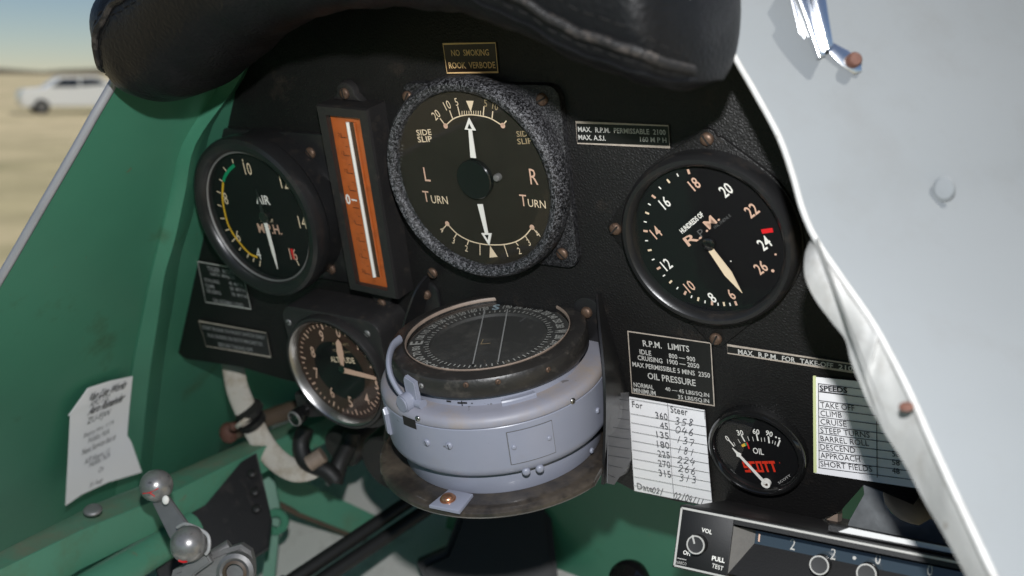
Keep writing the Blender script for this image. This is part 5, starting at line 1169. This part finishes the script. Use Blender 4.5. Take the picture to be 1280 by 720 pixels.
# ================================================================== radio
def radio():
    import itertools
    TL = AT(850, 631.5, .520)
    # face plane leans back; find the lean that sends its left edge the way the photo shows
    best = None
    for i in range(10, 70):
        p = radians(i); ey = Vector((0, sin(p), cos(p)))
        q = TL - ey * .04 - CAM; x = 640 + F * q.dot(CR) / q.dot(CF); y = 360 + F * q.dot(CD) / q.dot(CF)
        e = abs((x - 850) / (y - 631.5) + 13.5 / 76)
        if best is None or e < best[0]: best = (e, p)
    p = best[1]; ex = Vector((1, 0, 0))
    # yaw so that the top edge follows the photographed slope
    bb = None
    for i in range(-30, 31):
        a = radians(i); e_ = Vector((cos(a), sin(a), 0)); q = TL + e_ * .1 - CAM; x = 640 + F * q.dot(CR) / q.dot(CF); y = 360 + F * q.dot(CD) / q.dot(CF)
        e = abs((y - 631.5) / (x - 850) - .192)
        if bb is None or e < bb[0]: bb = (e, a)
    a = bb[1]; ex = Vector((cos(a), sin(a), 0)); ey = Matrix.Rotation(a, 3, 'Z') @ Vector((0, sin(p), cos(p))); ez = ex.cross(ey)
    fr = Frame(TL, ex, ey, ez); U = lambda p_, z=0.: tuple(fr.uv(p_, z))
    t = thing('radio', 'black aircraft radio with volume knob and recessed display showing 22.00', 'radio', fr)
    bl = Vector(U((836.5, 708))); H = -bl.y; W = .30
    x1 = U((918, 650))[0]; x2 = U((945, 662), -.010)[0]; ytop = -.0042; yd0 = U((945, 662), -.010)[1]; yd1 = U((943.5, 679.5), -.010)[1]; yb = -H + .003
    D = -.010
    # body
    obj('case', prism([(0.001, -H), (W, -H), (W, -.001), (0.001, -.001)], -.12, -.0135), 'black_worn', t)
    bm = bmesh.new(); prism([(0, -H), (x1, -H), (x1, 0), (0, 0)], -.014, 0, .0008, bm=bm); obj('face_plate', bm, 'radio_black', t)
    bm = prism([(x1, ytop), (W, ytop), (W, 0), (x1, 0)], -.014, 0); obj('top_bar', bm, 'radio_black', t)
    V = lambda x, y, z: (x, y, z)
    bm = bmesh.new(); vs = [bm.verts.new(v) for v in (V(x1, ytop - .001, 0), V(x1, yb, 0), V(x2, yd1, D), V(x2, yd0, D))]; bm.faces.new(vs); obj('wedge', bm, 'radio_wedge', t)
    bm = bmesh.new(); vs = [bm.verts.new(v) for v in (V(x1, ytop - .001, 0), V(x2, yd0, D), V(W, yd0, D), V(W, ytop - .001, 0))]; bm.faces.new(vs); obj('soffit', bm, 'radio_black', t)
    obj('display', prism([(x2 - .001, yd1 - .001), (W, yd1 - .001), (W, yd0 + .001), (x2 - .001, yd0 + .001)], D - .002, D), 'radio_window', t)
    bm = bmesh.new(); vs = [bm.verts.new(v) for v in (V(x2, yd1, D + .0003), V(x1, yb, 0), V(W, yb, 0), V(W, yd1, D + .0003))]; bm.faces.new(vs)
    obj('knob_panel', bm, 'radio_black', t)
    g = Gfx(fr, .0003)
    g.line([(.0012, -.0012), (W, -.0012)], .0011, 'radio_line'); g.line([(.0012, -.0012), (.0012, -H + .0012)], .0011, 'radio_line'); g.line([(.0012, -H + .0012), (x1 + .02, -H + .0012)], .0010, 'radio_line')
    g.tpx('VOL', (877, 662), (890, 665.5), 5.5, 'lume_white', bold=.02); g.tpx('OFF', (854, 690), (864.5, 693), 5.5, 'lume_white', bold=.02); g.tpx('PULL', (890, 697.5), (906, 701), 6, 'lume_white', bold=.03); g.tpx('TEST', (890, 706.5), (904, 711), 5.5, 'lume_white')
    g.lpx(((846.5, 697.5), (858, 700)), .0004, 'radio_line'); g.tpx('NARCO', (845.5, 702.5), (858, 705), 4, 'radio_line')
    g.build('face_lettering', t)
    for s_, px in (('2', (991, 680.5)), ('2', (1041.5, 692.5)), ('0', (1097.5, 698.5)), ('0', (1162.5, 712.5))):
        g = Gfx(fr, D + .0004); q = g.P(px); g.text(s_, q, 13.5 * .00041, 'radio_line', wf=.72); g.build('digit', t)
    g = Gfx(fr, D + .0004); g.disc(g.P((1068, 697.5)), .0009, 'radio_line', 14); g.build('decimal_point', t); g = Gfx(fr, D + .0004); g.lpx(((949.5, 667), (948.5, 677)), .0008, 'lume_peach')
    g.build('display_mark', t)
    def knob(px, r, h, z0, name='knob', mark=True):
        q = fr.uv(px, z0 + h); bm = bmesh.new()
        prof = [(r, 0), (r, h * .9), (r * .97, h), (r * .80, h)]; lathe(prof + [(0, h - .0003)], 40, (q[0], q[1], z0), bm); k = obj(name, bm, 'rubber', t)
        obj('rim', lathe([(r * 1.005, h - .0002), (r * .99, h + .0004), (r * .86, h + .0004), (r * .85, h - .0002)], 40, (q[0], q[1], z0)), 'radio_line', k)
        if mark:
            g = Gfx(fr, z0 + h + .0005); g.line([(q[0] - r * .12, q[1] + r * .1), (q[0] - r * .45, q[1] + r * .95)], .0009, 'radio_line'); g.build('pointer_line', k)
    knob((869.5, 681), .0048, .007, 0)
    knob((1024, 706.5), .0047, .009, -.006, mark=False); knob((1083, 717), .0047, .009, -.006, mark=False)
    # ledge strip along the top
    obj('top_strip', prism([(.075, .001), (W, .001), (W, .0038), (.075, .0038)], -.02, -.008), 'radio_black', t)
    obj('trim', prism([(.08, .0015), (.108, .0018), (W, .0018), (W, .0042), (.110, .0042), (.085, .0045)], -.008, -.0072), 'trim_white', t)
radio()
def radio_bracket():
    o = AT(1095, 640, .545); fr = Frame(o, (1, 0, 0), (0, 0, 1), (0, -1, .25)); U = lambda p: tuple(fr.uv(p, 0))
    px = [(1078, 601), (1104, 605), (1104, 618), (1106, 631), (1113, 642), (1125, 651), (1138, 656), (1148, 658), (1162, 650), (1240, 665), (1240, 708), (1130, 680), (1058, 661), (1062, 650), (1080, 618)]
    obj('mounting_plate', prism([U(p) for p in px][::-1], -.0015, 0, .0003), 'hammered', fr=fr, label='speckled grey metal plate with a round cut-out standing on the radio', cat='plate')
    o = AT(1158, 612, .585); fr = Frame(o, (1, 0, 0), (0, 0, 1), (0, -1, .1)); obj('dark_gauge_case', lathe([(0, .006), (.020, .007), (.026, .004), (.028, -.01), (.028, -.06), (0, -.06)], 48), 'black_paint', fr=fr, label='dark round case seen through the cut-out of the grey plate', cat='gauge case')
    o = AT(1036, 652, .57); fr = Frame(o, (1, 0, 0), (0, 0, 1), (0, -1, .1)); obj('wooden_block', prism([tuple(fr.uv(p, 0)) for p in ((1022, 657), (1047, 641), (1047, 660))][::-1], -.01, 0), 'ring_bead', fr=fr, label='small pale wooden wedge between the panel corner and the radio', cat='wedge')
radio_bracket()

# ------------------------------------------------------------------ stand the aircraft on its tail wheel
bpy.context.view_layer.update()
for o in TOP: o.matrix_world = TILT @ o.matrix_world
bpy.context.view_layer.update()
